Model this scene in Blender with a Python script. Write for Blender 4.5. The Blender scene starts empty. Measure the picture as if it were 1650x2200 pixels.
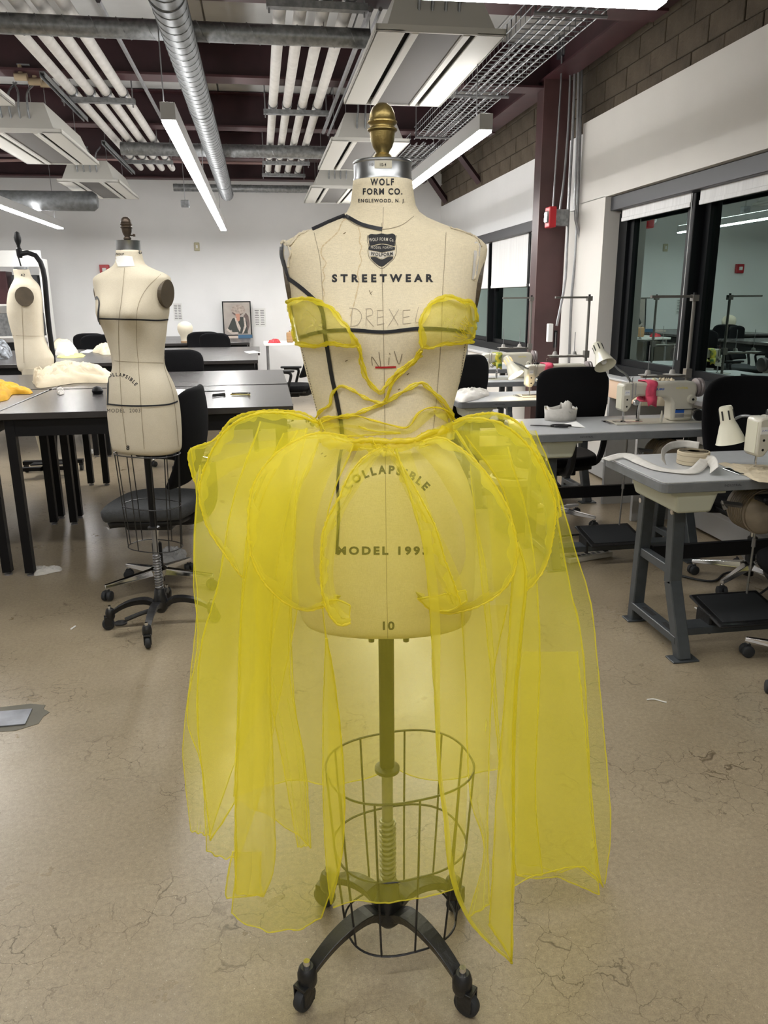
import bpy, bmesh, math, random
from mathutils import Vector, Matrix
from mathutils.bvhtree import BVHTree
from mathutils import noise as mnoise
random.seed(7)
S = bpy.context.scene
COL = S.collection
PI = math.pi

# ---------------------------------------------------------------- camera
F = 1650.0; CX, CY, H = 825.0, 1100.0, 1.5
PITCH = math.atan(457 / F); YAW = math.atan(265 / 1712); ROLL = 0.008
def _uvw(d):
    c, s = math.cos(YAW), math.sin(YAW)
    return Vector((d[0] * c + d[1] * s, -d[0] * s + d[1] * c, d[2]))
_f = Vector((0, math.cos(PITCH), -math.sin(PITCH)))
_u = Vector((0, math.sin(PITCH), math.cos(PITCH)))
_r = Vector((1, 0, 0))
CR = _uvw(_r * math.cos(ROLL) - _u * math.sin(ROLL))
CU = _uvw(_u * math.cos(ROLL) + _r * math.sin(ROLL))
CF = _uvw(_f)
cd = bpy.data.cameras.new('camera'); cam = bpy.data.objects.new('camera', cd); COL.objects.link(cam)
cam.matrix_world = Matrix(((CR.x, CU.x, -CF.x, 0), (CR.y, CU.y, -CF.y, 0), (CR.z, CU.z, -CF.z, H), (0, 0, 0, 1)))
cd.sensor_fit = 'VERTICAL'; cd.sensor_height = 24.0; cd.lens = 24.0 * F / 2200.0
cd.clip_start = 0.05; cd.clip_end = 100
S.camera = cam
# ---------------------------------------------------------------- world, exposure
w = bpy.data.worlds.new('night'); S.world = w; w.use_nodes = True
w.node_tree.nodes['Background'].inputs[0].default_value = (0.02, 0.03, 0.04, 1)
w.node_tree.nodes['Background'].inputs[1].default_value = 0.3
S.view_settings.view_transform = 'Standard'; S.view_settings.look = 'None'
S.view_settings.gamma = 1; S.view_settings.use_curve_mapping = False
S.view_settings.exposure = 0.0
LIGHT = 50.0            # strength of the linear lights' diffusers
S.cycles.max_bounces = 8; S.cycles.transparent_max_bounces = 40
S.cycles.diffuse_bounces = 4; S.cycles.transmission_bounces = 8; S.cycles.glossy_bounces = 4
S.cycles.sample_clamp_indirect = 6; S.cycles.use_denoising = True; S.cycles.denoising_prefilter = 'ACCURATE'; S.cycles.denoising_input_passes = 'RGB_ALBEDO_NORMAL'
S.cycles.caustics_reflective = False; S.cycles.caustics_refractive = False

# ---------------------------------------------------------------- picture measurements -> places in the room
O = Vector((0, 0, H))
def ray(x, y):
    return (CF + CR * ((x - CX) / F) - CU * ((y - CY) / F))
def G(x, y, z=0.0):
    d = ray(x, y); return O + d * ((z - H) / d.z)
def YP(x, y, Y):
    d = ray(x, y); return O + d * (Y / d.y)
def XP(x, y, X):
    d = ray(x, y); return O + d * (X / d.x)
FW = Vector((math.sin(YAW), math.cos(YAW), 0)); RT = Vector((math.cos(YAW), -math.sin(YAW), 0))
def V(x, y, v):
    d = ray(x, y); return O + d * (v / d.dot(FW))

# ---------------------------------------------------------------- materials
MATS = {}
def mat(name, col, rough=0.6, metal=0.0, noise=0.0, nscale=8.0, bump=0.0, bscale=60.0, col2=None, spec=0.5, stretch=None, coat=0.0):
    if name in MATS: return MATS[name]
    m = bpy.data.materials.new(name); m.use_nodes = True; nt = m.node_tree
    b = nt.nodes['Principled BSDF']
    b.inputs['Base Color'].default_value = (*col, 1); b.inputs['Roughness'].default_value = rough
    b.inputs['Metallic'].default_value = metal; b.inputs['Specular IOR Level'].default_value = spec
    b.inputs['Coat Weight'].default_value = coat
    tc = nt.nodes.new('ShaderNodeTexCoord'); mp = nt.nodes.new('ShaderNodeMapping')
    nt.links.new(tc.outputs['Object'], mp.inputs[0])
    if stretch: mp.inputs['Scale'].default_value = stretch
    if noise > 0 or col2:
        n = nt.nodes.new('ShaderNodeTexNoise'); n.inputs['Scale'].default_value = nscale; n.inputs['Detail'].default_value = 6
        nt.links.new(mp.outputs[0], n.inputs['Vector'])
        cr = nt.nodes.new('ShaderNodeValToRGB')
        c2 = col2 or tuple(max(0, c * (1 - noise)) for c in col)
        cr.color_ramp.elements[0].position = 0.35; cr.color_ramp.elements[1].position = 0.65
        cr.color_ramp.elements[0].color = (*c2, 1); cr.color_ramp.elements[1].color = (*col, 1)
        nt.links.new(n.outputs['Fac'], cr.inputs[0]); nt.links.new(cr.outputs[0], b.inputs['Base Color'])
    if bump > 0:
        n2 = nt.nodes.new('ShaderNodeTexNoise'); n2.inputs['Scale'].default_value = bscale; n2.inputs['Detail'].default_value = 4
        nt.links.new(mp.outputs[0], n2.inputs['Vector'])
        bp = nt.nodes.new('ShaderNodeBump'); bp.inputs['Strength'].default_value = bump; bp.inputs['Distance'].default_value = 0.01
        nt.links.new(n2.outputs['Fac'], bp.inputs['Height']); nt.links.new(bp.outputs[0], b.inputs['Normal'])
    MATS[name] = m; return m

def emit(name, col, strength):
    m = bpy.data.materials.new(name); m.use_nodes = True; nt = m.node_tree; nt.nodes.clear()
    e = nt.nodes.new('ShaderNodeEmission'); e.inputs[0].default_value = (*col, 1); e.inputs[1].default_value = strength
    o = nt.nodes.new('ShaderNodeOutputMaterial'); nt.links.new(e.outputs[0], o.inputs[0]); return m

def linen(name, col, col2, weave=1.0):
    m = bpy.data.materials.new(name); m.use_nodes = True; nt = m.node_tree; b = nt.nodes['Principled BSDF']
    b.inputs['Roughness'].default_value = 0.9; b.inputs['Specular IOR Level'].default_value = 0.15
    tc = nt.nodes.new('ShaderNodeTexCoord')
    n = nt.nodes.new('ShaderNodeTexNoise'); n.inputs['Scale'].default_value = 7; n.inputs['Detail'].default_value = 8; n.inputs['Roughness'].default_value = 0.65
    nt.links.new(tc.outputs['Object'], n.inputs['Vector'])
    cr = nt.nodes.new('ShaderNodeValToRGB'); cr.color_ramp.elements[0].position = 0.3; cr.color_ramp.elements[1].position = 0.7
    cr.color_ramp.elements[0].color = (*col2, 1); cr.color_ramp.elements[1].color = (*col, 1)
    nt.links.new(n.outputs['Fac'], cr.inputs[0])
    mp = nt.nodes.new('ShaderNodeMapping'); mp.inputs['Scale'].default_value = (900, 900, 160)
    mp2 = nt.nodes.new('ShaderNodeMapping'); mp2.inputs['Scale'].default_value = (130, 130, 1000)
    a = nt.nodes.new('ShaderNodeTexNoise'); a.inputs['Scale'].default_value = 1; a2 = nt.nodes.new('ShaderNodeTexNoise'); a2.inputs['Scale'].default_value = 1
    for p, q in ((mp, a), (mp2, a2)):
        nt.links.new(tc.outputs['Object'], p.inputs[0]); nt.links.new(p.outputs[0], q.inputs['Vector'])
    ad = nt.nodes.new('ShaderNodeMath'); ad.operation = 'ADD'
    nt.links.new(a.outputs['Fac'], ad.inputs[0]); nt.links.new(a2.outputs['Fac'], ad.inputs[1])
    mr = nt.nodes.new('ShaderNodeMapRange'); mr.inputs[1].default_value = 0.7; mr.inputs[2].default_value = 1.3
    mr.inputs[3].default_value = 1 - 0.12 * weave; mr.inputs[4].default_value = 1.04
    nt.links.new(ad.outputs[0], mr.inputs[0])
    mx = nt.nodes.new('ShaderNodeMix'); mx.data_type = 'RGBA'; mx.blend_type = 'MULTIPLY'; mx.inputs[0].default_value = 1
    nt.links.new(cr.outputs[0], mx.inputs[6]); nt.links.new(mr.outputs[0], mx.inputs[7])
    nt.links.new(mx.outputs[2], b.inputs['Base Color'])
    bp = nt.nodes.new('ShaderNodeBump'); bp.inputs['Strength'].default_value = 0.25; bp.inputs['Distance'].default_value = 0.002
    nt.links.new(ad.outputs[0], bp.inputs['Height']); nt.links.new(bp.outputs[0], b.inputs['Normal'])
    return m

def organza(name, col, lo, hi, weave=0.12):
    """sheer woven cloth: some of the light passes, the threads scatter the rest; denser at a slant"""
    m = bpy.data.materials.new(name); m.use_nodes = True; nt = m.node_tree; nt.nodes.clear()
    out = nt.nodes.new('ShaderNodeOutputMaterial')
    tr = nt.nodes.new('ShaderNodeBsdfTransparent'); tr.inputs[0].default_value = (1.0, 0.98, 0.77, 1)
    df = nt.nodes.new('ShaderNodeBsdfDiffuse'); df.inputs[0].default_value = (*col, 1)
    tl = nt.nodes.new('ShaderNodeBsdfTranslucent'); tl.inputs[0].default_value = (*col, 1)
    gl = nt.nodes.new('ShaderNodeBsdfAnisotropic'); gl.inputs['Color'].default_value = (1, 0.97, 0.7, 1); gl.inputs['Roughness'].default_value = 0.42
    m1 = nt.nodes.new('ShaderNodeMixShader'); m1.inputs[0].default_value = 0.45
    nt.links.new(df.outputs[0], m1.inputs[1]); nt.links.new(tl.outputs[0], m1.inputs[2])
    m3 = nt.nodes.new('ShaderNodeMixShader'); m3.inputs[0].default_value = 0.08
    nt.links.new(m1.outputs[0], m3.inputs[1]); nt.links.new(gl.outputs[0], m3.inputs[2])
    lw = nt.nodes.new('ShaderNodeLayerWeight'); lw.inputs[0].default_value = 0.35
    mr = nt.nodes.new('ShaderNodeMapRange'); mr.inputs[3].default_value = lo; mr.inputs[4].default_value = hi
    nt.links.new(lw.outputs['Facing'], mr.inputs[0])
    tc = nt.nodes.new('ShaderNodeTexCoord'); n = nt.nodes.new('ShaderNodeTexNoise'); n.inputs['Scale'].default_value = 9; n.inputs['Detail'].default_value = 5
    nt.links.new(tc.outputs['Object'], n.inputs['Vector'])
    mr2 = nt.nodes.new('ShaderNodeMapRange'); mr2.inputs[1].default_value = 0.3; mr2.inputs[2].default_value = 0.7
    mr2.inputs[3].default_value = 1 - weave; mr2.inputs[4].default_value = 1 + weave
    nt.links.new(n.outputs['Fac'], mr2.inputs[0])
    mu = nt.nodes.new('ShaderNodeMath'); mu.operation = 'MULTIPLY'; mu.use_clamp = True
    nt.links.new(mr.outputs[0], mu.inputs[0]); nt.links.new(mr2.outputs[0], mu.inputs[1])
    m2 = nt.nodes.new('ShaderNodeMixShader'); nt.links.new(mu.outputs[0], m2.inputs[0])
    nt.links.new(tr.outputs[0], m2.inputs[1]); nt.links.new(m3.outputs[0], m2.inputs[2])
    nt.links.new(m2.outputs[0], out.inputs[0]); return m

def glass(name, tint, refl):
    m = bpy.data.materials.new(name); m.use_nodes = True; nt = m.node_tree; nt.nodes.clear()
    out = nt.nodes.new('ShaderNodeOutputMaterial')
    tr = nt.nodes.new('ShaderNodeBsdfTransparent'); tr.inputs[0].default_value = (0.6, 0.7, 0.68, 1)
    gl = nt.nodes.new('ShaderNodeBsdfAnisotropic'); gl.inputs['Color'].default_value = (*tint, 1); gl.inputs['Roughness'].default_value = 0.0
    fr = nt.nodes.new('ShaderNodeLayerWeight'); fr.inputs[0].default_value = 0.5
    mr = nt.nodes.new('ShaderNodeMapRange'); mr.inputs[3].default_value = refl; mr.inputs[4].default_value = 1.0
    nt.links.new(fr.outputs['Fresnel'], mr.inputs[0])
    mx = nt.nodes.new('ShaderNodeMixShader'); nt.links.new(mr.outputs[0], mx.inputs[0])
    nt.links.new(tr.outputs[0], mx.inputs[1]); nt.links.new(gl.outputs[0], mx.inputs[2]); nt.links.new(mx.outputs[0], out.inputs[0])
    return m

def floor_material():
    m = bpy.data.materials.new('polished_concrete'); m.use_nodes = True; nt = m.node_tree; b = nt.nodes['Principled BSDF']; L = nt.links.new
    tc = nt.nodes.new('ShaderNodeTexCoord')
    def noise(s, d=6, r=0.6):
        n = nt.nodes.new('ShaderNodeTexNoise'); n.inputs['Scale'].default_value = s; n.inputs['Detail'].default_value = d; n.inputs['Roughness'].default_value = r
        L(tc.outputs['Object'], n.inputs['Vector']); return n.outputs['Fac']
    def ramp(f, p0, c0, p1, c1):
        r = nt.nodes.new('ShaderNodeValToRGB'); e = r.color_ramp.elements
        e[0].position = p0; e[1].position = p1; e[0].color = (*c0, 1); e[1].color = (*c1, 1); L(f, r.inputs[0]); return r.outputs[0]
    def mul(a, c, f=1.0):
        x = nt.nodes.new('ShaderNodeMix'); x.data_type = 'RGBA'; x.blend_type = 'MULTIPLY'; x.inputs[0].default_value = f; L(a, x.inputs[6]); L(c, x.inputs[7]); return x.outputs[2]
    base = ramp(noise(1.6, 8), 0.3, (0.285, 0.230, 0.155), 0.7, (0.375, 0.309, 0.216))
    base = mul(base, ramp(noise(70, 5, 0.8), 0.3, (0.72, 0.72, 0.72), 0.65, (1.1, 1.1, 1.08)))
    base = mul(base, ramp(noise(320, 2), 0.3, (0.82, 0.82, 0.82), 0.7, (1.12, 1.12, 1.12)))
    # sparse dark and pale aggregate specks
    vo = nt.nodes.new('ShaderNodeTexVoronoi'); vo.inputs['Scale'].default_value = 60; L(tc.outputs['Object'], vo.inputs['Vector'])
    base = mul(base, ramp(vo.outputs['Distance'], 0.05, (0.72, 0.7, 0.66), 0.09, (1, 1, 1)))
    v3 = nt.nodes.new('ShaderNodeTexVoronoi'); v3.inputs['Scale'].default_value = 75; L(tc.outputs['Object'], v3.inputs['Vector'])
    lite = ramp(v3.outputs['Distance'], 0.05, (0.55, 0.53, 0.5), 0.075, (0, 0, 0))
    sc = nt.nodes.new('ShaderNodeMix'); sc.data_type = 'RGBA'; sc.blend_type = 'ADD'; sc.inputs[0].default_value = 0.55; L(base, sc.inputs[6]); L(lite, sc.inputs[7]); base = sc.outputs[2]
    # crazing cracks: warped cell edges, only in patches
    wn = nt.nodes.new('ShaderNodeTexNoise'); wn.inputs['Scale'].default_value = 14; wn.inputs['Detail'].default_value = 5; L(tc.outputs['Object'], wn.inputs['Vector'])
    av = nt.nodes.new('ShaderNodeVectorMath'); av.operation = 'MULTIPLY_ADD'; av.inputs[1].default_value = (0.12, 0.12, 0); L(wn.outputs['Color'], av.inputs[0]); L(tc.outputs['Object'], av.inputs[2])
    ve = nt.nodes.new('ShaderNodeTexVoronoi'); ve.feature = 'DISTANCE_TO_EDGE'; ve.inputs['Scale'].default_value = 13; L(av.outputs[0], ve.inputs['Vector'])
    crack = ramp(ve.outputs['Distance'], 0.004, (0.45, 0.43, 0.4), 0.022, (1, 1, 1))
    mask = ramp(noise(2.3, 4), 0.47, (0, 0, 0), 0.6, (1, 1, 1))
    x = nt.nodes.new('ShaderNodeMix'); x.data_type = 'RGBA'; x.inputs[6].default_value = (1, 1, 1, 1); L(mask, x.inputs[0]); L(crack, x.inputs[7])
    base = mul(base, x.outputs[2])
    L(base, b.inputs['Base Color'])
    rr = nt.nodes.new('ShaderNodeMapRange'); rr.inputs[3].default_value = 0.2; rr.inputs[4].default_value = 0.42; L(noise(5, 6), rr.inputs[0]); L(rr.outputs[0], b.inputs['Roughness'])
    b.inputs['Specular IOR Level'].default_value = 0.5
    bp = nt.nodes.new('ShaderNodeBump'); bp.inputs['Strength'].default_value = 0.12; bp.inputs['Distance'].default_value = 0.004
    L(noise(110, 4, 0.7), bp.inputs['Height']); L(bp.outputs[0], b.inputs['Normal'])
    return m

M_floor = floor_material()
M_wallr = mat('white_wall_dimmed', (0.63, 0.605, 0.565), 0.6, noise=0.04, nscale=2, bump=0.04, bscale=120)  # white wall darkened: the weaker light on the near part is in this colour
M_wall = mat('white_painted_wall', (0.87, 0.87, 0.87), 0.5, noise=0.04, nscale=2, bump=0.04, bscale=120)
M_deck = mat('white_deck', (0.50, 0.50, 0.49), 0.7, noise=0.12, nscale=3)
M_steel = mat('oxide_red_steel', (0.040, 0.011, 0.015), 0.55, noise=0.3, nscale=6)
M_flange = mat('oxide_red_flange', (0.062, 0.020, 0.024), 0.5, noise=0.3, nscale=6)
M_galv = mat('galvanised', (0.30, 0.31, 0.32), 0.42, 0.75, noise=0.35, nscale=30)
M_duct = mat('duct_metal', (0.22, 0.23, 0.24), 0.5, 0.6, noise=0.3, nscale=18)
M_conduit = mat('conduit_grey', (0.34, 0.34, 0.35), 0.4, 0.8, noise=0.2, nscale=20)
M_pipe = mat('white_lagged_pipe', (0.62, 0.60, 0.57), 0.7, noise=0.12, nscale=12, bump=0.2, bscale=25)
M_beamw = mat('chilled_beam_white', (0.55, 0.54, 0.50), 0.55)
M_perf = mat('perforated_grey', (0.13, 0.122, 0.115), 0.7, noise=0.25, nscale=300)
M_dark = mat('dark_slot', (0.02, 0.02, 0.02), 0.7)
M_block = mat('brown_masonry', (0.115, 0.090, 0.062), 0.95, noise=0.45, nscale=5, bump=0.9, bscale=45, col2=(0.075, 0.058, 0.040))
M_mortar = mat('mortar_dark', (0.075, 0.062, 0.048), 0.95, noise=0.3, nscale=10)
M_frame = mat('window_frame_black', (0.003, 0.0035, 0.0045), 0.5, spec=0.2)
M_valance = mat('valance_grey', (0.032, 0.032, 0.037), 0.5)
M_shade = mat('roller_shade_cloth', (0.72, 0.72, 0.72), 0.8, noise=0.12, nscale=5, stretch=(1, 9, 0.3))
M_glass = glass('night_glass', (0.62, 0.80, 0.76), 0.30)
M_lam = mat('grey_laminate', (0.46, 0.47, 0.48), 0.35, noise=0.05, nscale=30)
M_edge = mat('grey_edge_band', (0.16, 0.17, 0.18), 0.45, noise=0.15, nscale=20)
M_sframe = mat('grey_steel_stand', (0.050, 0.058, 0.064), 0.42, noise=0.2, nscale=25)
M_black = mat('black_paint', (0.004, 0.004, 0.005), 0.5, spec=0.25)
M_iron = mat('black_cast_iron', (0.012, 0.012, 0.013), 0.38, noise=0.4, nscale=40, bump=0.15, bscale=80)
M_rubber = mat('black_rubber', (0.02, 0.022, 0.025), 0.65)
M_btop = mat('black_table_top', (0.028, 0.025, 0.025), 0.26, noise=0.5, nscale=3, col2=(0.05, 0.045, 0.045), stretch=(0.6, 3, 1))
M_chrome = mat('chrome', (0.75, 0.75, 0.76), 0.12, 1.0)
M_cap = mat('polished_neck_cap', (0.36, 0.37, 0.38), 0.33, 1.0, noise=0.3, nscale=14)
M_brass = mat('aged_brass_paint', (0.36, 0.27, 0.10), 0.36, 0.85, noise=0.5, nscale=30, bump=0.2, bscale=60)
M_bronze = mat('dark_bronze_paint', (0.07, 0.05, 0.035), 0.4, 0.6, noise=0.4, nscale=30)
M_fabric = mat('black_chair_fabric', (0.005, 0.005, 0.006), 0.9, spec=0.15, bump=0.3, bscale=300)
M_gfabric = mat('grey_chair_fabric', (0.055, 0.058, 0.062), 0.9, noise=0.2, nscale=60, bump=0.3, bscale=300)
M_plastic = mat('black_plastic', (0.010, 0.010, 0.011), 0.45, spec=0.3)
M_linen = linen('cream_linen', (0.80, 0.715, 0.53), (0.72, 0.63, 0.445))
M_linen2 = linen('pale_linen', (0.66, 0.60, 0.48), (0.60, 0.54, 0.42), 0.6)
M_cotton = mat('white_cotton', (0.62, 0.60, 0.56), 0.9, noise=0.1, nscale=40)
M_muslin = mat('unbleached_muslin', (0.58, 0.50, 0.36), 0.9, noise=0.12, nscale=12)
M_yellowcloth = mat('golden_yellow_cloth', (0.70, 0.38, 0.02), 0.85, noise=0.2, nscale=14)
M_ink = mat('stencil_ink', (0.012, 0.012, 0.015), 0.7)
M_ink2 = mat('faint_pencil', (0.42, 0.36, 0.27), 0.9)
M_seam = mat('seam_thread', (0.30, 0.25, 0.17), 0.9)
M_stain = mat('water_stain', (0.60, 0.48, 0.29), 0.9)
M_tape = mat('black_style_tape', (0.010, 0.011, 0.016), 0.55)
M_red = mat('red_tape', (0.42, 0.015, 0.02), 0.6)
M_plate = mat('brown_arm_plate', (0.095, 0.072, 0.045), 0.5, noise=0.3, nscale=10)
M_cream = mat('machine_cream', (0.58, 0.555, 0.47), 0.32, noise=0.05, nscale=10, coat=0.3)
M_lampc = mat('lamp_cream', (0.66, 0.64, 0.52), 0.35)
M_tray = mat('drawer_plastic', (0.44, 0.45, 0.36), 0.5)
M_motor = mat('motor_tan', (0.27, 0.22, 0.16), 0.55, noise=0.2, nscale=20)
M_pink = mat('pink_cloth', (0.80, 0.09, 0.17), 0.8, noise=0.2, nscale=30)
M_paper = mat('white_paper', (0.78, 0.78, 0.76), 0.8)
M_redbox = mat('red_enamel', (0.42, 0.012, 0.02), 0.35)
M_blue = mat('blue_print', (0.02, 0.10, 0.42), 0.6)
M_yprint = mat('yellow_print', (0.75, 0.65, 0.03), 0.6)
M_wood = mat('warm_wood', (0.38, 0.22, 0.10), 0.5, noise=0.3, nscale=4, stretch=(1, 1, 8))
M_plateM = mat('floor_plate_metal', (0.30, 0.31, 0.34), 0.4, 0.6, noise=0.35, nscale=12)
M_foam = mat('pale_cork', (0.45, 0.36, 0.24), 0.9)
ORG = organza('yellow_organza', (0.97, 0.92, 0.10), 0.235, 0.46, .03)
ORG2 = organza('yellow_organza_doubled', (0.96, 0.89, 0.09), 0.36, 0.66, .06)
EDGE = organza('yellow_organza_cut_edge', (0.96, 0.88, 0.06), 0.36, 0.6)
PIPING = organza('yellow_organza_rolled_edge', (0.96, 0.85, 0.04), 0.60, 0.85)
E_lamp = emit('led_diffuser', (1.0, 0.985, 0.95), LIGHT)
E_far = emit('led_diffuser_long', (1.0, 0.985, 0.96), LIGHT * 1.75)
E_front = emit('led_diffuser_front', (1.0, 0.985, 0.95), LIGHT * 1.0)
E_up = emit('led_uplight', (1.0, 0.985, 0.95), 8.0)
E_upfar = emit('led_uplight_long', (1.0, 0.985, 0.96), 20.0)
E_bulb = emit('warm_bulb', (1.0, 0.74, 0.40), 260.0)

# ---------------------------------------------------------------- mesh building
class MB:
    def __init__(s): s.v = []; s.f = []
    def add(s, vs, fs):
        n = len(s.v); s.v += [Vector(p) for p in vs]; s.f += [tuple(i + n for i in f) for f in fs]; return s
    def box(s, c, d, rot=None):
        x, y, z = (q / 2 for q in d)
        vs = [Vector((a * x, b * y, e * z)) for e in (-1, 1) for b in (-1, 1) for a in (-1, 1)]
        if rot is not None: vs = [rot @ p for p in vs]
        c = Vector(c)
        return s.add([p + c for p in vs], [(0, 2, 3, 1), (4, 5, 7, 6), (0, 1, 5, 4), (2, 6, 7, 3), (0, 4, 6, 2), (1, 3, 7, 5)])
    def b2(s, x0, x1, y0, y1, z0, z1): return s.box(((x0 + x1) / 2, (y0 + y1) / 2, (z0 + z1) / 2), (abs(x1 - x0), abs(y1 - y0), abs(z1 - z0)))
    def tube(s, pts, r, n=8, closed=False, flat=1.0):
        pts = [Vector(p) for p in pts]; m = len(pts); rs = r if isinstance(r, (list, tuple)) else [r] * m
        up = None; rings = []
        for i, p in enumerate(pts):
            a = pts[(i - 1) % m] if (i > 0 or closed) else p; b = pts[(i + 1) % m] if (i < m - 1 or closed) else p
            t = (b - a); t = t.normalized() if t.length > 1e-9 else Vector((0, 0, 1))
            if up is None:
                up = t.cross(Vector((0, 0, 1)));
                if up.length < 0.05: up = t.cross(Vector((0, 1, 0)))
                up.normalize()
            up = (up - t * up.dot(t)); up = up.normalized() if up.length > 1e-6 else t.orthogonal().normalized()
            w_ = t.cross(up)
            rings.append([p + (up * math.cos(2 * PI * k / n) + w_ * math.sin(2 * PI * k / n) * flat) * rs[i] for k in range(n)])
        vs = [q for g in rings for q in g]; fs = []
        for i in range(m if closed else m - 1):
            j = (i + 1) % m
            for k in range(n): fs.append((i * n + k, i * n + (k + 1) % n, j * n + (k + 1) % n, j * n + k))
        if not closed: fs += [tuple(range(n - 1, -1, -1)), tuple((m - 1) * n + k for k in range(n))]
        return s.add(vs, fs)
    def lathe(s, prof, c=(0, 0, 0), n=24, axis='Z', rot=None):
        vs = []; c = Vector(c)
        for r, z in prof:
            for k in range(n):
                a = 2 * PI * k / n; p = Vector((r * math.cos(a), r * math.sin(a), z))
                if axis == 'X': p = Vector((p.z, p.x, p.y))
                if axis == 'Y': p = Vector((p.x, p.z, p.y))
                if rot is not None: p = rot @ p
                vs.append(p + c)
        m = len(prof); fs = []
        for i in range(m - 1):
            for k in range(n): fs.append((i * n + k, i * n + (k + 1) % n, (i + 1) * n + (k + 1) % n, (i + 1) * n + k))
        if prof[0][0] > 1e-5: fs.append(tuple(range(n - 1, -1, -1)))
        if prof[-1][0] > 1e-5: fs.append(tuple((m - 1) * n + k for k in range(n)))
        return s.add(vs, fs)
    def prism(s, poly, a, b, plane='XY'):
        def P(p, h):
            return {'XY': (p[0], p[1], h), 'XZ': (p[0], h, p[1]), 'YZ': (h, p[0], p[1])}[plane]
        n = len(poly)
        fs = [tuple(range(n - 1, -1, -1)), tuple(n + k for k in range(n))] + [(k, (k + 1) % n, n + (k + 1) % n, n + k) for k in range(n)]
        return s.add([P(p, a) for p in poly] + [P(p, b) for p in poly], fs)
    def grid(s, g):
        m, n = len(g), len(g[0])
        return s.add([p for r in g for p in r], [(i * n + k, i * n + k + 1, (i + 1) * n + k + 1, (i + 1) * n + k) for i in range(m - 1) for k in range(n - 1)])
    def done(s, name, m, parent=None, world=False, smooth=False, bevel=0, solid=0, sub=0, loc=None, seg=2):
        me = bpy.data.meshes.new(name)
        vs = s.v
        o = bpy.data.objects.new(name, me); COL.objects.link(o)
        if parent is not None:
            o.parent = parent
            if world:
                inv = PM(parent).inverted(); vs = [inv @ p for p in vs]
        if loc is not None:
            o.location = loc; L_ = Vector(loc); vs = [p - L_ for p in vs]
        me.from_pydata([tuple(p) for p in vs], [], s.f)
        bm = bmesh.new(); bm.from_mesh(me); bmesh.ops.recalc_face_normals(bm, faces=bm.faces); bm.to_mesh(me); bm.free()
        me.materials.append(m)
        if smooth:
            for p in me.polygons: p.use_smooth = True
            if smooth != 'all': me.set_sharp_from_angle(angle=math.radians(40))
        if bevel:
            b = o.modifiers.new('bevel', 'BEVEL'); b.width = bevel; b.segments = seg; b.limit_method = 'ANGLE'
        if solid:
            q = o.modifiers.new('solid', 'SOLIDIFY'); q.thickness = solid; q.offset = 0
        if sub:
            q = o.modifiers.new('sub', 'SUBSURF'); q.levels = sub; q.render_levels = sub
        return o
def PM(o):
    m = Matrix.LocRotScale(o.location, o.rotation_euler, o.scale)
    return (PM(o.parent) @ m) if o.parent else m
def tag(o, label=None, cat=None, group=None, kind=None):
    if label: o['label'] = label
    if cat: o['category'] = cat
    if group: o['group'] = group
    if kind: o['kind'] = kind
    return o
def thing(name, label, cat, loc=(0, 0, 0), rz=0, group=None):
    o = bpy.data.objects.new(name, None); COL.objects.link(o); o.location = loc; o.rotation_euler = (0, 0, rz); o.empty_display_size = 0.1
    return tag(o, label, cat, group)
def dup(root, loc, rz=None, label=None, group=None, skip=()):
    def cp(o, parent):
        c = o.copy(); COL.objects.link(c)
        if parent: c.parent = parent
        for ch in list(o.children):
            if ch.name.split('.')[0] not in skip: cp(ch, c)
        return c
    r = cp(root, None); r.location = loc
    if rz is not None: r.rotation_euler = (0, 0, rz)
    if label: r['label'] = label
    if group: r['group'] = group
    return r
def structure(o): o['kind'] = 'structure'; return o
def catmull(pts, n):
    pts = [Vector(p) for p in pts]
    if len(pts) == 2: return [pts[0].lerp(pts[1], i / (n - 1)) for i in range(n)]
    d = [0]
    for a, b in zip(pts, pts[1:]): d.append(d[-1] + max((b - a).length, 1e-6))
    out = []
    for i in range(n):
        t = d[-1] * i / (n - 1); k = 0
        while k < len(pts) - 2 and d[k + 1] < t: k += 1
        s = (t - d[k]) / (d[k + 1] - d[k])
        p1, p2 = pts[k], pts[k + 1]; p0 = pts[k - 1] if k > 0 else p1 * 2 - p2; p3 = pts[k + 2] if k + 2 < len(pts) else p2 * 2 - p1
        m1 = (p2 - p0) * 0.5; m2 = (p3 - p1) * 0.5
        out.append(p1 * (2 * s ** 3 - 3 * s ** 2 + 1) + m1 * (s ** 3 - 2 * s ** 2 + s) + p2 * (-2 * s ** 3 + 3 * s ** 2) + m2 * (s ** 3 - s ** 2))
    return out
def rotm(ax, a): return Matrix.Rotation(a, 3, ax)

# ================================================================ THE ROOM
YB = 13.6
structure(MB().b2(-5.4, 3.6, -4.6, YB + 0.2, -0.1, 0).done('floor', M_floor))
structure(MB().b2(-5.4, 3.6, YB, YB + 0.15, 0, 3.9).done('wall_back', M_wall))
structure(MB().b2(-5.4, -5.25, -4.6, YB + 0.2, 0, 3.9).done('wall_left', M_wall))
structure(MB().b2(-5.4, 3.6, -4.6, -4.45, 0, 3.9).done('wall_rear', M_wall))
ceil = structure(MB().b2(-5.4, 3.6, -4.6, YB + 0.2, 3.74, 3.9).done('ceiling', M_deck))
for i in range(7):
    x0 = -5.2 + i * 1.22
    for j in range(4):
        y0 = -4.4 + j * 4.5
        MB().b2(x0, x0 + 1.205, y0, y0 + 4.48, 3.70, 3.745).done('deck_panel', M_deck, ceil, bevel=0.004, seg=1)
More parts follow.
